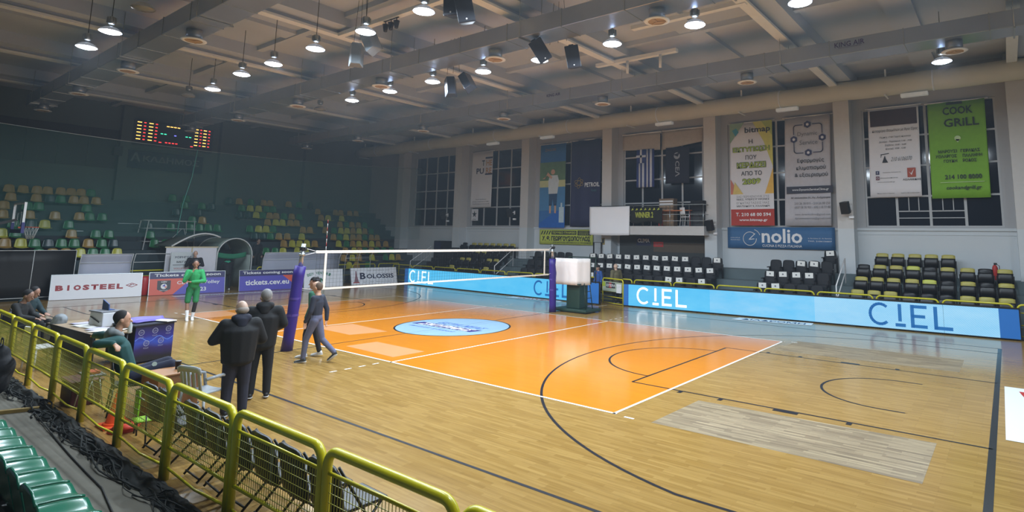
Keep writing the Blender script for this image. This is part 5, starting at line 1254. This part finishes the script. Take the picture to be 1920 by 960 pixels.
# traffic cone, low tables, boxes behind the barrier
def cone(loc, lab):
    t = thing('traffic_cone', lab, 'cone', loc); m = mat('orange cone plastic', (232, 84, 36), .4)
    b = MB(); b.lathe([(.13, .03), (.02, .5), (.0001, .51)], n=20, caps=False); obj('cone_body', b, m, t); b = MB(); b.box(-.19, .19, -.19, .19, 0, .035); b.lathe([(.16, .03), (.15, .06)]); obj('base', b, m, t, bevel=.01)
cone((3.62, -9.74, 0), 'orange traffic cone on the floor behind the barrier')
for k in range(3):
    b = MB(); b.lathe([(.16, .0), (.17, .015), (.06, .06), (.05, .06)], n=18, caps=False); o = obj('marker_disc', b, mat('orange red disc', (206, 60, 36), .5)); o.location = (3.98+.03*k, -9.76+.02*k, .03*k)
    tag(o, ('lowest', 'middle', 'topmost')[k]+' of the orange red marker discs stacked beside the cone', 'marker disc', 'marker discs')
t = thing('folding_stool', 'grey trestle stool with a red cloth behind the barrier', 'stool', (2.3, -9.74, 0)); t.scale = (.8, .8, .85)
b = MB(); b.box(-.3, .3, -.16, .16, .62, .65); obj('top', b, M_grey, t); b = MB(); b.box(-.15, .15, -.1, .1, .65, .7); obj('red_cloth', b, mat('orange cloth', (210, 90, 60), .8), t, bevel=.015)
for x in (-.27, .27):
    for s in (-1, 1): b = MB(); b.tube([(x, s*.05, .62), (x, s*.17, 0)], .013, 6); obj('leg', b, M_metal, t)
t = thing('storage_box', 'dark red storage box on the floor behind the barrier', 'box', (1.75, -9.72, 0)); b = MB(); b.box(-.3, .3, -.2, .2, 0, .36); obj('body', b, mat('dark red plastic', (74, 22, 26), .5), t, bevel=.02); b = MB(); b.box(-.32, .32, -.22, .22, .36, .4); obj('lid', b, mat('dark red lid', (90, 30, 32), .5), t, bevel=.01)
# table with papers, draped table
t = thing('scorer_table', 'long dark table covered with papers at the left', 'table', (-1.95, -8.8, 0), .07)
b = MB(); b.box(-1.35, 1.35, -.33, .33, .72, .75); obj('tabletop', b, mat('tan laminate', (150, 130, 106), .5), t, bevel=.005); b = MB(); b.box(-1.36, 1.36, -.345, -.33, .1, .75); obj('black_cloth', b, M_blk, t)
for x in (-1.25, 1.25):
    for y in (-.28, .28): b = MB(); b.tube([(x, y, 0), (x, y, .72)], .018, 6); obj('leg', b, M_blkpl, t)
rp = random.Random(5)
spots = [(-2.6, -8.75), (-2.15, -8.8), (-1.75, -8.7), (-1.4, -8.75), (-1.05, -8.8), (-.85, -8.65)]
for k, (x, y) in enumerate(spots):
    b = MB(); b.sheet(lambda u, v: ((u-.5)*.3, (v-.5)*.42, .01*math.sin(u*3+k)), 4, 4); o = obj('paper_sheet', b, M_paper if k % 3 else mat('lilac paper', (186, 182, 206), .7), solid=.003); o.location = (x, y, .762+.002*k); o.rotation_euler = (0, 0, rp.uniform(-.7, .7))
    tag(o, 'loose sheet of paper on the dark long table, %s from the left' % ORD[k], 'paper', 'papers on the long table')
t = thing('white_printer', 'white box shaped printer on the long table', 'printer', (-1.95, -8.5, .752), .15)
b = MB(); b.prism([(-.32, 0), (.32, 0), (.3, .3), (-.26, .3)], -.2, .2); obj('body', b, mat('off white plastic', (196, 198, 202), .5), t, bevel=.015); b = MB(); b.box(-.3, .28, -.22, .2, .3, .33); obj('lid', b, M_grey, t, bevel=.01); b = MB(); b.bar((-.2, -.215, .2), (.2, -.215, .1), .015); obj('slot', b, M_ink, t)
t = thing('blue_folder', 'small blue folder standing on the white printer', 'folder', (-2.0, -8.5, 1.085), .1); b = MB(); b.prism([(-.17, 0), (.17, 0), (.15, .13), (-.17, .22)], -.02, .0); b.box(-.17, .17, 0, .1, 0, .01); obj('cover', b, mat('deep blue card', (40, 72, 130), .5), t)
t = thing('headset', 'red and black headset lying among the papers', 'headset', (-2.55, -8.5, .76)); b = MB(); b.tube([(.12*math.cos(a), .12*math.sin(a), .1) for a in [PI*k/10 for k in range(11)]], .015, 6); obj('headband', b, M_blkpl, t); b = MB(); b.box(-.2, .12, -.12, .0, 0, .06); obj('red_case', b, M_red, t, bevel=.02)
for s in (-1, 1): b = MB(); b.lathe([(.05, -.02), (.05, .02)], (s*.12, 0, .07), axis='x', n=14); obj('ear_cup', b, M_blkpl, t)
t = thing('plastic_wrapped_jacket', 'crumpled grey and white jacket hanging over the end of the long table', 'jacket', (-3.1, -9.15, .2)); b = MB(); b.cap((0, 0, .3), (.05, .1, .62), (.22, .14, .2), (.18, .14, .14)); b.cap((-.05, 0, 0), (0, 0, .4), (.18, .1, .1), (.2, .12, .15)); obj('fabric', b, mat('grey white crumpled fabric', (120, 126, 130), .6, var=.9, scale=9), t, remesh=.025, smoothit=1)
t = thing('draped_table', 'small table draped with a blue violet league cloth with ring emblems', 'table', (-1.42, -7.97, 0), PI/2+.22)
db = bpy.data.materials.new('blue violet drape'); db.use_nodes = True; nt = db.node_tree; pb = nt.nodes['Principled BSDF']
tc = nt.nodes.new('ShaderNodeTexCoord'); sx = nt.nodes.new('ShaderNodeSeparateXYZ'); nt.links.new(tc.outputs['Object'], sx.inputs[0])
nz = nt.nodes.new('ShaderNodeTexNoise'); nz.inputs['Scale'].default_value = 2.2; nt.links.new(tc.outputs['Object'], nz.inputs['Vector'])
ad = nt.nodes.new('ShaderNodeMath'); ad.operation = 'MULTIPLY_ADD'; ad.inputs[1].default_value = .25; nt.links.new(nz.outputs['Fac'], ad.inputs[0]); nt.links.new(sx.outputs['Z'], ad.inputs[2])
cr = nt.nodes.new('ShaderNodeValToRGB'); e = cr.color_ramp.elements; e[0].position = .25; e[0].color = lin((22, 18, 26))+(1,); e[1].position = .95; e[1].color = lin((22, 20, 34))+(1,)
for p_, c_ in ((.45, (40, 26, 88)), (.58, (44, 70, 170)), (.68, (38, 34, 120))): q = cr.color_ramp.elements.new(p_); q.color = lin(c_)+(1,)
nt.links.new(ad.outputs[0], cr.inputs[0]); nt.links.new(cr.outputs[0], pb.inputs['Base Color']); pb.inputs['Roughness'].default_value = .5
b = MB(); b.box(-.4, .4, -.5, -.48, .04, .8); obj('front_drape', b, db, t); b = MB(); b.box(-.41, -.39, -.48, .5, .04, .8); b.box(.39, .41, -.48, .5, .04, .8); b.box(-.39, .39, .48, .5, .04, .8); loose('side_drape', b, M_blk, t)
b = MB(); b.box(-.43, .43, -.52, .52, .8, .825); obj('top', b, mat('dark table top', (40, 44, 56), .4), t)
Ms = mat('silver print', (150, 152, 176), .5)
for k, (x, z) in enumerate(((-.28, .66), (-.0, .67), (.28, .68), (-.16, .42), (.14, .44))):
    stroke(t, ringpts(x, z, .055, 14)[:-1], .012, Ms, -.503, closed=True); lettering(t, 'CEV', x, z, .07, .04, Ms, -.503); lettering(t, 'VOLLEY', x, z-.1, .11, .03, Ms, -.503)
stroke(t, [(-.39+.78*k/16, .5+.05*math.sin(k*.8)) for k in range(17)], .018, mat('light blue swoosh', (90, 120, 210), .5), -.502)
b = MB(); b.sheet(lambda u, v: (-.3+.8*u, -.28+.42*v, .832+.06*(v > .9)+.015*math.sin(u*5)), 10, 6); o = obj('folded_cloth', b, mat('lilac blue printed cloth', (92, 80, 160), .5, var=.4, scale=4), solid=.02); o.location = (-1.45, -7.95, .01); o.rotation_euler = (0, 0, PI/2+.22); tag(o, 'folded lilac blue cloth lying on the draped table', 'cloth')
b = MB(); b.box(-.17, .25, -.12, .12, 0, .012); o = obj('paper_pad', b, M_paper); o.location = (-1.15, -7.65, .845); o.rotation_euler = (0, .0, .4); tag(o, 'white paper pad on the draped table', 'paper')
t = thing('water_bottle', 'clear water bottle standing behind the seated person', 'bottle', (-.38, -8.5, .75)); b = MB(); b.lathe([(.035, 0), (.04, .02), (.04, .16), (.018, .22), (.018, .25)], n=16); obj('bottle_body', b, mat('milky bottle plastic', (196, 204, 206), .2, alpha=.85), t); b = MB(); b.lathe([(.02, .25), (.02, .27)], n=12); obj('cap', b, M_white, t)
t = thing('plastic_chair', 'white plastic chair with a bag behind the barrier at the left edge', 'chair', (-2.0, -9.5, 0), .2); b = MB(); b.box(-.25, .25, -.22, .22, .4, .44); obj('seat', b, M_white, t, bevel=.02); b = MB(); b.box(-.25, .25, -.26, -.22, .44, .85); obj('backrest', b, M_white, t, bevel=.02)
for x in (-.22, .22):
    for y in (-.2, .2): b = MB(); b.tube([(x, y, .4), (x*1.1, y*1.1, 0)], .02, 6); obj('leg', b, M_white, t)

# ================================================================ PEOPLE
def person(label, loc, rz, J, cloth, hair=None, skin=(196, 150, 124), group=None, bare_legs=False, shoe=(28, 28, 32), facing=0, hv=.010, build=1.0):
    """J: joints in metres in the figure's own frame, facing +y. cloth: list of (name, rgb, kind)"""
    t = thing('person', label, 'person', loc, rz, group)
    V = {k: Vector(v) for k, v in J.items()}
    sk = mat('skin %d %d %d' % skin, skin, .5, var=.06)
    head, neck = V['head'], V['neck']
    hd = Matrix.Rotation(J['turn'][2] if 'turn' in J else 0, 3, 'Z') @ Matrix.Rotation(J['turn'][0] if 'turn' in J else 0, 3, 'X')
    HS = 1.12
    def H(x, y, z): return head + hd @ Vector((x*HS, y*HS, z*HS))
    b = MB()
    b.ell(H(0, 0, .02), (.085, .108, .12), hd); b.cap(H(0, .035, -.04), H(0, .045, -.08), .062, .044)
    b.cap(H(0, .09, .0), H(0, .112, -.028), .009, .016); b.ell(H(0, .082, -.065), (.024, .014, .01), hd)
    for s in (-1, 1): b.ell(H(s*.078, -.005, -.005), (.012, .022, .032), hd)
    b.cap(H(0, .078, .028), H(0, .08, .03), (.05, .014, .01), (.05, .014, .01))
    b.cap(neck-Vector((0, 0, .06)), H(0, -.015, -.05), .056, .052)
    tb = [('chest', 'neck', (.13, .09, .1), (.07, .06, .05)), ('pelvis', 'chest', (.13, .09, .1), (.14, .09, .12))]
    for a, c_, r0, r1 in tb: b.cap(V[a], V[c_], r0, r1)
    for s in 'LR':
        b.cap(V['chest']+(V['sh'+s]-V['chest'])*.5, V['sh'+s], .06, .05); b.cap(V['sh'+s], V['el'+s], .046, .036); b.cap(V['el'+s], V['wr'+s], .036, .026)
        b.cap(V['hip'+s], V['kn'+s], .075, .052); b.cap(V['kn'+s], V['kn'+s]+(V['an'+s]-V['kn'+s])*.35, .052, .055); b.cap(V['kn'+s]+(V['an'+s]-V['kn'+s])*.35, V['an'+s], .055, .036)
        # hand
        w_ = V['wr'+s]; d = V['ha'+s]; d = d.normalized(); side = d.cross(Vector((0, 0, 1))); side = side.normalized() if side.length > .1 else Vector((1, 0, 0)); nrm = side.cross(d).normalized()
        p = w_+d*.08; b.cap(w_, w_+d*.03, .026, .028)
        for q in (-.024, .0, .024): b.cap(w_+d*.025+side*q*.7, p+side*q, .016, .016)
        for k, q in enumerate((-.032, -.011, .011, .031)):
            L_ = (.062, .074, .07, .056)[k]; m_ = p+side*q+d*L_*.5-nrm*.006; e_ = p+side*q*.95+d*L_*.9-nrm*.028
            b.cap(p+side*q, m_, .0105, .0095); b.cap(m_, e_, .0095, .0085)
        ts = 1 if s == 'L' else -1
        b.cap(w_+d*.03+side*ts*.025, w_+d*.075+side*ts*.055-nrm*.01, .014, .011); b.cap(w_+d*.075+side*ts*.055-nrm*.01, w_+d*.105+side*ts*.052-nrm*.02, .011, .0095)
    obj('body', b, sk, t, remesh=hv, smoothit=1)
    for s in (-1, 1):
        b = MB(); b.ell(H(s*.03, .088, .012), (.011, .006, .006), hd, 10, 8); obj('eye', b, mat('dark eye', (34, 26, 24), .2), t)
    if hair:
        col, style = hair; b = MB()
        if style == 'short': b.ell(H(0, -.02, .044), (.092, .106, .11), hd); b.cap(H(0, -.05, .0), H(0, -.06, -.03), (.078, .05, .055), (.056, .034, .034))
        elif style == 'thin': b.ell(H(0, -.03, .02), (.09, .093, .104), hd)
        elif style == 'fringe': b.ell(H(0, -.035, -.005), (.0915, .084, .068), hd)
        elif style == 'curly':
            r = random.Random(3)
            for k in range(34):
                a, c_ = r.uniform(0, 2*PI), r.uniform(.05, 1); b.ell(H(.08*math.cos(a)*math.sqrt(1-c_*c_*.8), -.015+.085*math.sin(a)*math.sqrt(1-c_*c_*.8), .04+.085*c_), .032, nu=8, nv=6)
        elif style == 'cap': b.ell(H(0, -.005, .05), (.097, .118, .095), hd); b.cap(H(0, .08, .05), H(0, .14, .04), (.06, .02, .012), (.05, .02, .01))
        obj('hair' if style != 'cap' else 'cap', b, mat('hair %d %d %d' % col, col, .8 if style != 'cap' else .7, var=.25, scale=40), t, remesh=.012, smoothit=1)
    bd = build
    for nm, rgb, kind in cloth:
        m = mat('garment %s %d %d %d' % ((kind,)+rgb), rgb, .8, var=.22, scale=5, bump=.15); b = MB()
        if kind in ('jacket', 'sweater', 'puffer'):
            e = {'jacket': .03, 'sweater': .012, 'puffer': .06}[kind]; drop = {'jacket': .0, 'sweater': .02, 'puffer': -.14}[kind]
            pv = V['pelvis']+Vector((0, 0, drop+.03))
            b.cap(pv, V['chest'], ((.125+e)*bd, (.095+e)*bd, .1), ((.16+e)*bd, (.105+e)*bd, .13)); b.cap(V['chest'], V['neck']-Vector((0, 0, .04)), ((.16+e)*bd, (.105+e)*bd, .12), (.08+e*.4, .07+e*.4, .04))
            for s in 'LR':
                b.cap(V['chest']+Vector((0, 0, .04))+(V['sh'+s]-V['chest'])*.35, V['sh'+s], .085+e*.5, .062+e*.6)
                b.cap(V['sh'+s], V['el'+s], .062+e*.6, .05+e*.5); b.cap(V['el'+s], V['el'+s]+(V['wr'+s]-V['el'+s])*.93, .05+e*.5, .04+e*.35)
        elif kind in ('trousers', 'shorts'):
            b.cap(V['pelvis']+Vector((0, 0, .06)), V['pelvis'], (.145*bd, .11*bd, .06), (.155*bd, .115*bd, .08))
            for s in 'LR':
                if kind == 'shorts':
                    k_ = V['hip'+s]+(V['kn'+s]-V['hip'+s])*.85; b.cap(V['hip'+s], k_, .1, .09)
                else:
                    b.cap(V['hip'+s], V['kn'+s], .096*bd, .07*bd); b.cap(V['kn'+s], V['an'+s]+Vector((0, 0, .02)), .068*bd, .055*bd)
        elif kind == 'hood':
            b.cap(V['neck']+Vector((-.075, -.06, .02)), V['neck']+Vector((.075, -.06, .02)), .065, .065); b.cap(V['neck']+Vector((0, -.1, .0)), V['neck']+Vector((0, -.12, -.09)), (.1, .05, .05), (.07, .035, .05))
            b.cap(V['neck']+Vector((-.1, -.02, .02)), V['neck']+Vector((-.045, .07, -.04)), .05, .04); b.cap(V['neck']+Vector((.1, -.02, .02)), V['neck']+Vector((.045, .07, -.04)), .05, .04)
        elif kind == 'socks':
            for s in 'LR': b.cap(V['kn'+s]+(V['an'+s]-V['kn'+s])*.55, V['an'+s], .058, .045)
        elif kind == 'sleeve_left':
            b.cap(V['hipL']+(V['knL']-V['hipL'])*.8, V['knL'], .075, .062); b.cap(V['knL'], V['knL']+(V['anL']-V['knL'])*.6, .062, .06)
        elif kind == 'vest': b.cap(V['chest']-Vector((0, 0, .2)), V['chest']+Vector((0, 0, .06)), (.07, .14, .08), (.07, .14, .08))
        obj(nm, b, m, t, remesh=.014 if kind != 'puffer' else .018, smoothit=3)
    for s in 'LR':
        a = V['an'+s]; td = Vector(J.get('toe'+s, (0, 1, -.25))).normalized(); b = MB()
        b.cap(a-Vector((0, 0, .035))-td*.04, a+td*.17-Vector((0, 0, .03)), (.042, .042, .04), (.045, .04, .026)); b.cap(a-td*.02, a, .045, .048)
        o = obj('shoe', b, mat('shoe %d %d %d' % shoe, shoe, .5, var=.1), t, remesh=.012, smoothit=2)
        b = MB(); b.cap(a-Vector((0, 0, .068))-td*.05, a+td*.17-Vector((0, 0, .045)), (.042, .042, .011), (.045, .045, .011)); obj('sole', b, mat('pale sole', (190, 190, 188), .6), o)
    return t
def stand(h=1.78, wd=1.0, **kw):
    k = h/1.78
    J = dict(head=(0, .03, 1.64), neck=(0, 0, 1.5), chest=(0, 0, 1.3), pelvis=(0, 0, .97), shL=(-.18*wd, 0, 1.42), shR=(.18*wd, 0, 1.42), elL=(-.24*wd, -.03, 1.13), elR=(.24*wd, -.03, 1.13), wrL=(-.25*wd, .06, .88), wrR=(.25*wd, .06, .88),
             hipL=(-.09, 0, .92), hipR=(.09, 0, .92), knL=(-.11, .02, .5), knR=(.11, .02, .5), anL=(-.12, -.01, .085), anR=(.12, -.01, .085), haL=(0, .1, -1), haR=(0, .1, -1))
    for a, v in kw.items(): J[a] = v
    for a in list(J):
        if a[:2] not in ('ha', 'to', 'tu'): J[a] = tuple(q*k for q in J[a])
    return J
# two men in dark coats, backs to the camera
person('person in a short black hooded coat, back to the camera, left of two', (4.42, -8.45, 0), 1.3,
       stand(1.76, 1.2, elL=(-.36, .05, 1.18), wrL=(-.2, .26, 1.16), elR=(.34, .04, 1.15), wrR=(.2, .25, 1.08), haL=(.6, .8, .1), haR=(-.6, .8, 0), turn=(-.15, 0, .25)),
       [('trousers', (38, 40, 56), 'trousers'), ('coat', (11, 12, 16), 'puffer'), ('hood', (26, 30, 48), 'hood')], ((150, 140, 132), 'fringe'), (190, 160, 142), build=1.3)
person('person in a black coat and black trousers, back to the camera, right of two', (3.72, -7.75, 0), 1.1,
       stand(1.86, 1.12, elR=(.3, .0, 1.2), wrR=(.2, .22, 1.1), elL=(-.3, .0, 1.2), wrL=(-.16, .24, 1.12), haL=(.5, .8, 0), haR=(-.5, .8, 0), turn=(0, 0, .35)),
       [('trousers', (20, 21, 26), 'trousers'), ('coat', (11, 12, 15), 'puffer'), ('hood', (17, 18, 22), 'hood')], ((132, 130, 130), 'short'), (186, 150, 132), build=1.18)
# walking man and the woman behind him
person('person walking in a dark sweater and grey blue jeans beside the near net post', (1.72, -5.62, 0), 2.1,
       stand(1.78, .95, hipL=(-.08, 0, .92), hipR=(.08, 0, .92), knL=(-.09, .16, .52), anL=(-.1, .2, .09), knR=(.1, -.1, .5), anR=(.1, -.42, .2), toeR=(0, .75, -.75), elL=(-.23, .02, 1.13), wrL=(-.22, .14, .9), elR=(.24, -.1, 1.14), wrR=(.22, -.12, .9), turn=(-.25, 0, 0)),
       [('jeans', (92, 96, 122), 'trousers'), ('sweater', (38, 44, 60), 'sweater')], ((92, 74, 60), 'thin'), (200, 156, 130), shoe=(52, 58, 62))
person('person in a green top and black trousers hidden behind the one in jeans', (1.12, -5.36, 0), 2.2,
       stand(1.83, .95, knL=(-.1, .1, .5), anL=(-.12, .1, .09), knR=(.1, -.04, .5), anR=(.1, -.15, .1)),
       [('black_trousers', (22, 22, 28), 'trousers'), ('green_top', (36, 92, 72), 'sweater')], ((26, 22, 24), 'curly'), (186, 140, 116), shoe=(206, 206, 206))
# player in green
person('player in a green tracksuit top and shorts with one hand at his mouth', (-7.2, -4.85, 0), -1.85,
       stand(1.95, .96, elR=(.25, .12, 1.16), wrR=(.08, .2, 1.42), haR=(-.5, -.1, .85), elL=(-.25, .12, 1.14), wrL=(.08, .22, 1.13), haL=(1, .1, .1), knL=(-.08, .06, .5), anL=(-.04, .0, .085), knR=(.12, .03, .5), anR=(.1, .1, .085), turn=(-.2, 0, 0)),
       [('green_shorts', (24, 112, 66), 'shorts'), ('white_socks', (214, 216, 220), 'socks'), ('black_leg_sleeve', (24, 24, 28), 'sleeve_left'), ('green_jacket', (30, 136, 76), 'jacket')], ((28, 24, 24), 'short'), (138, 104, 86), shoe=(220, 222, 226))
person('person in a black top standing right behind the player in green', (-16.55, -1.42, 0), -1.9,
       stand(1.98, 1.15, elL=(-.3, .08, 1.15), wrL=(-.05, .22, 1.2), elR=(.3, .08, 1.15), wrR=(.05, .2, 1.3)), [('dark_trousers', (26, 26, 32), 'trousers'), ('black_top', (26, 28, 36), 'jacket')], ((120, 108, 100), 'fringe'), (196, 158, 138), build=1.15)
person('person in black with a green collar bending forward in the mouth of the tunnel', (-16.85, .2, 0), 1.5,
       stand(1.72, 1.1, neck=(0, .18, 1.42), chest=(0, .08, 1.26), head=(0, .33, 1.44), shL=(-.19, .14, 1.36), shR=(.19, .14, 1.36), elL=(-.24, .2, 1.08), elR=(.24, .2, 1.08), wrL=(-.14, .34, .92), wrR=(.14, .34, .92), turn=(-.9, 0, 0)),
       [('dark_trousers', (26, 27, 34), 'trousers'), ('black_coat', (24, 26, 32), 'puffer'), ('green_collar', (50, 150, 120), 'hood')], ((30, 28, 28), 'short'), shoe=(170, 172, 170))
person('dim figure in dark clothes standing on the steps right of the tunnel', (-18.6, 2.35, 1.2-.42), -1.4, stand(1.75), [('dark_trousers', (40, 42, 44), 'trousers'), ('dark_jacket', (30, 40, 46), 'jacket')], ((40, 40, 40), 'short'), (150, 124, 110))
# far side
person('person in a blue jacket with red sleeve by the covered seats', (-.8, 9.35, 0), 2.8, stand(1.66, 1.1), [('dark_trousers', (30, 32, 40), 'trousers'), ('blue_jacket', (44, 84, 150), 'jacket'), ('red_side', (150, 50, 52), 'vest')], ((34, 30, 32), 'cap'), (180, 140, 120))
person('person in an olive coat behind the barrier between the glowing boards', (.12, 9.42, 0), 1.2, stand(1.74, 1.1), [('dark_trousers', (36, 38, 40), 'trousers'), ('olive_coat', (104, 98, 72), 'puffer')], None, (200, 168, 148))
# seated person with his arm over the barrier; frame of the figure faces +y, turned to +x
person('person in a dark green hooded top sitting with arms over the near barrier', (2.95, -9.46, 0), -.22,
       dict(head=(.02, -.14, 1.44), neck=(.02, -.2, 1.25), chest=(.02, -.14, 1.02), pelvis=(.0, .0, .58), shL=(-.19, -.2, 1.15), shR=(.21, -.2, 1.15), elL=(-.46, -.36, 1.16), wrL=(-.7, -.44, 1.13), elR=(.34, -.43, 1.14), wrR=(.5, -.24, 1.15), haL=(-1, -.1, -.05), haR=(.7, .5, -.6),
            hipL=(-.1, .06, .56), hipR=(.1, .06, .56), knL=(-.16, .54, .7), knR=(.14, .56, .7), anL=(-.18, .74, .1), anR=(.16, .8, .1), turn=(0, 0, -.1)),
       [('navy_trousers', (26, 32, 56), 'trousers'), ('green_hooded_top', (26, 72, 72), 'jacket'), ('grey_hood', (130, 136, 138), 'hood')], ((30, 28, 30), 'short'), (190, 146, 122), build=1.1)
chair_simple('seated_chair', 'dark chair under the seated person beside the near barrier', (2.95, -9.42, 0), PI-.22, M_blkpl)
b = MB(); b.lathe([(.035, 0), (.035, .004)], (0, 0, 0), axis='y', n=16); 
o = obj('round_badge', b, mat('pale badge', (190, 214, 214), .5)); o.parent = None; o.location = (3.2, -9.18, .73); o.rotation_euler = (0, 0, 1.2); tag(o, 'small round pale club badge on the seated person\'s trouser leg', 'badge')
SIT = dict(head=(0, .12, 1.26), neck=(0, .03, 1.1), chest=(0, 0, .92), pelvis=(0, 0, .52), shL=(-.19, 0, 1.04), shR=(.19, 0, 1.04), elL=(-.24, .14, .8), wrL=(-.1, .36, .74), elR=(.24, .14, .8), wrR=(.1, .36, .74), haL=(.2, 1, -.2), haR=(-.2, 1, -.2),
           hipL=(-.09, .06, .5), hipR=(.09, .06, .5), knL=(-.12, .46, .54), knR=(.12, .46, .54), anL=(-.12, .5, .1), anR=(.12, .5, .1), turn=(-.3, 0, 0))
person('seated dark figure at the left edge, farther of two, face turned down', (-5.6, -9.15, 0), -.9, SIT, [('dark_trousers', (20, 22, 26), 'trousers'), ('dark_teal_top', (18, 44, 50), 'jacket')], ((22, 20, 22), 'short'), (150, 112, 94))
person('seated dark figure cut by the left edge, nearer of two', (-4.7, -9.45, 0), -.7, SIT, [('dark_trousers', (18, 20, 24), 'trousers'), ('black_top', (20, 22, 24), 'jacket')], ((22, 20, 22), 'short'), (140, 106, 90))
for k, (x, y) in enumerate(((-5.6, -9.15), (-4.7, -9.45))):
    chair_simple('dark_chair', 'dark chair under the %s seated figure at the left edge' % ('farther', 'nearer')[k], (x, y, 0), 2.2, M_blkpl)
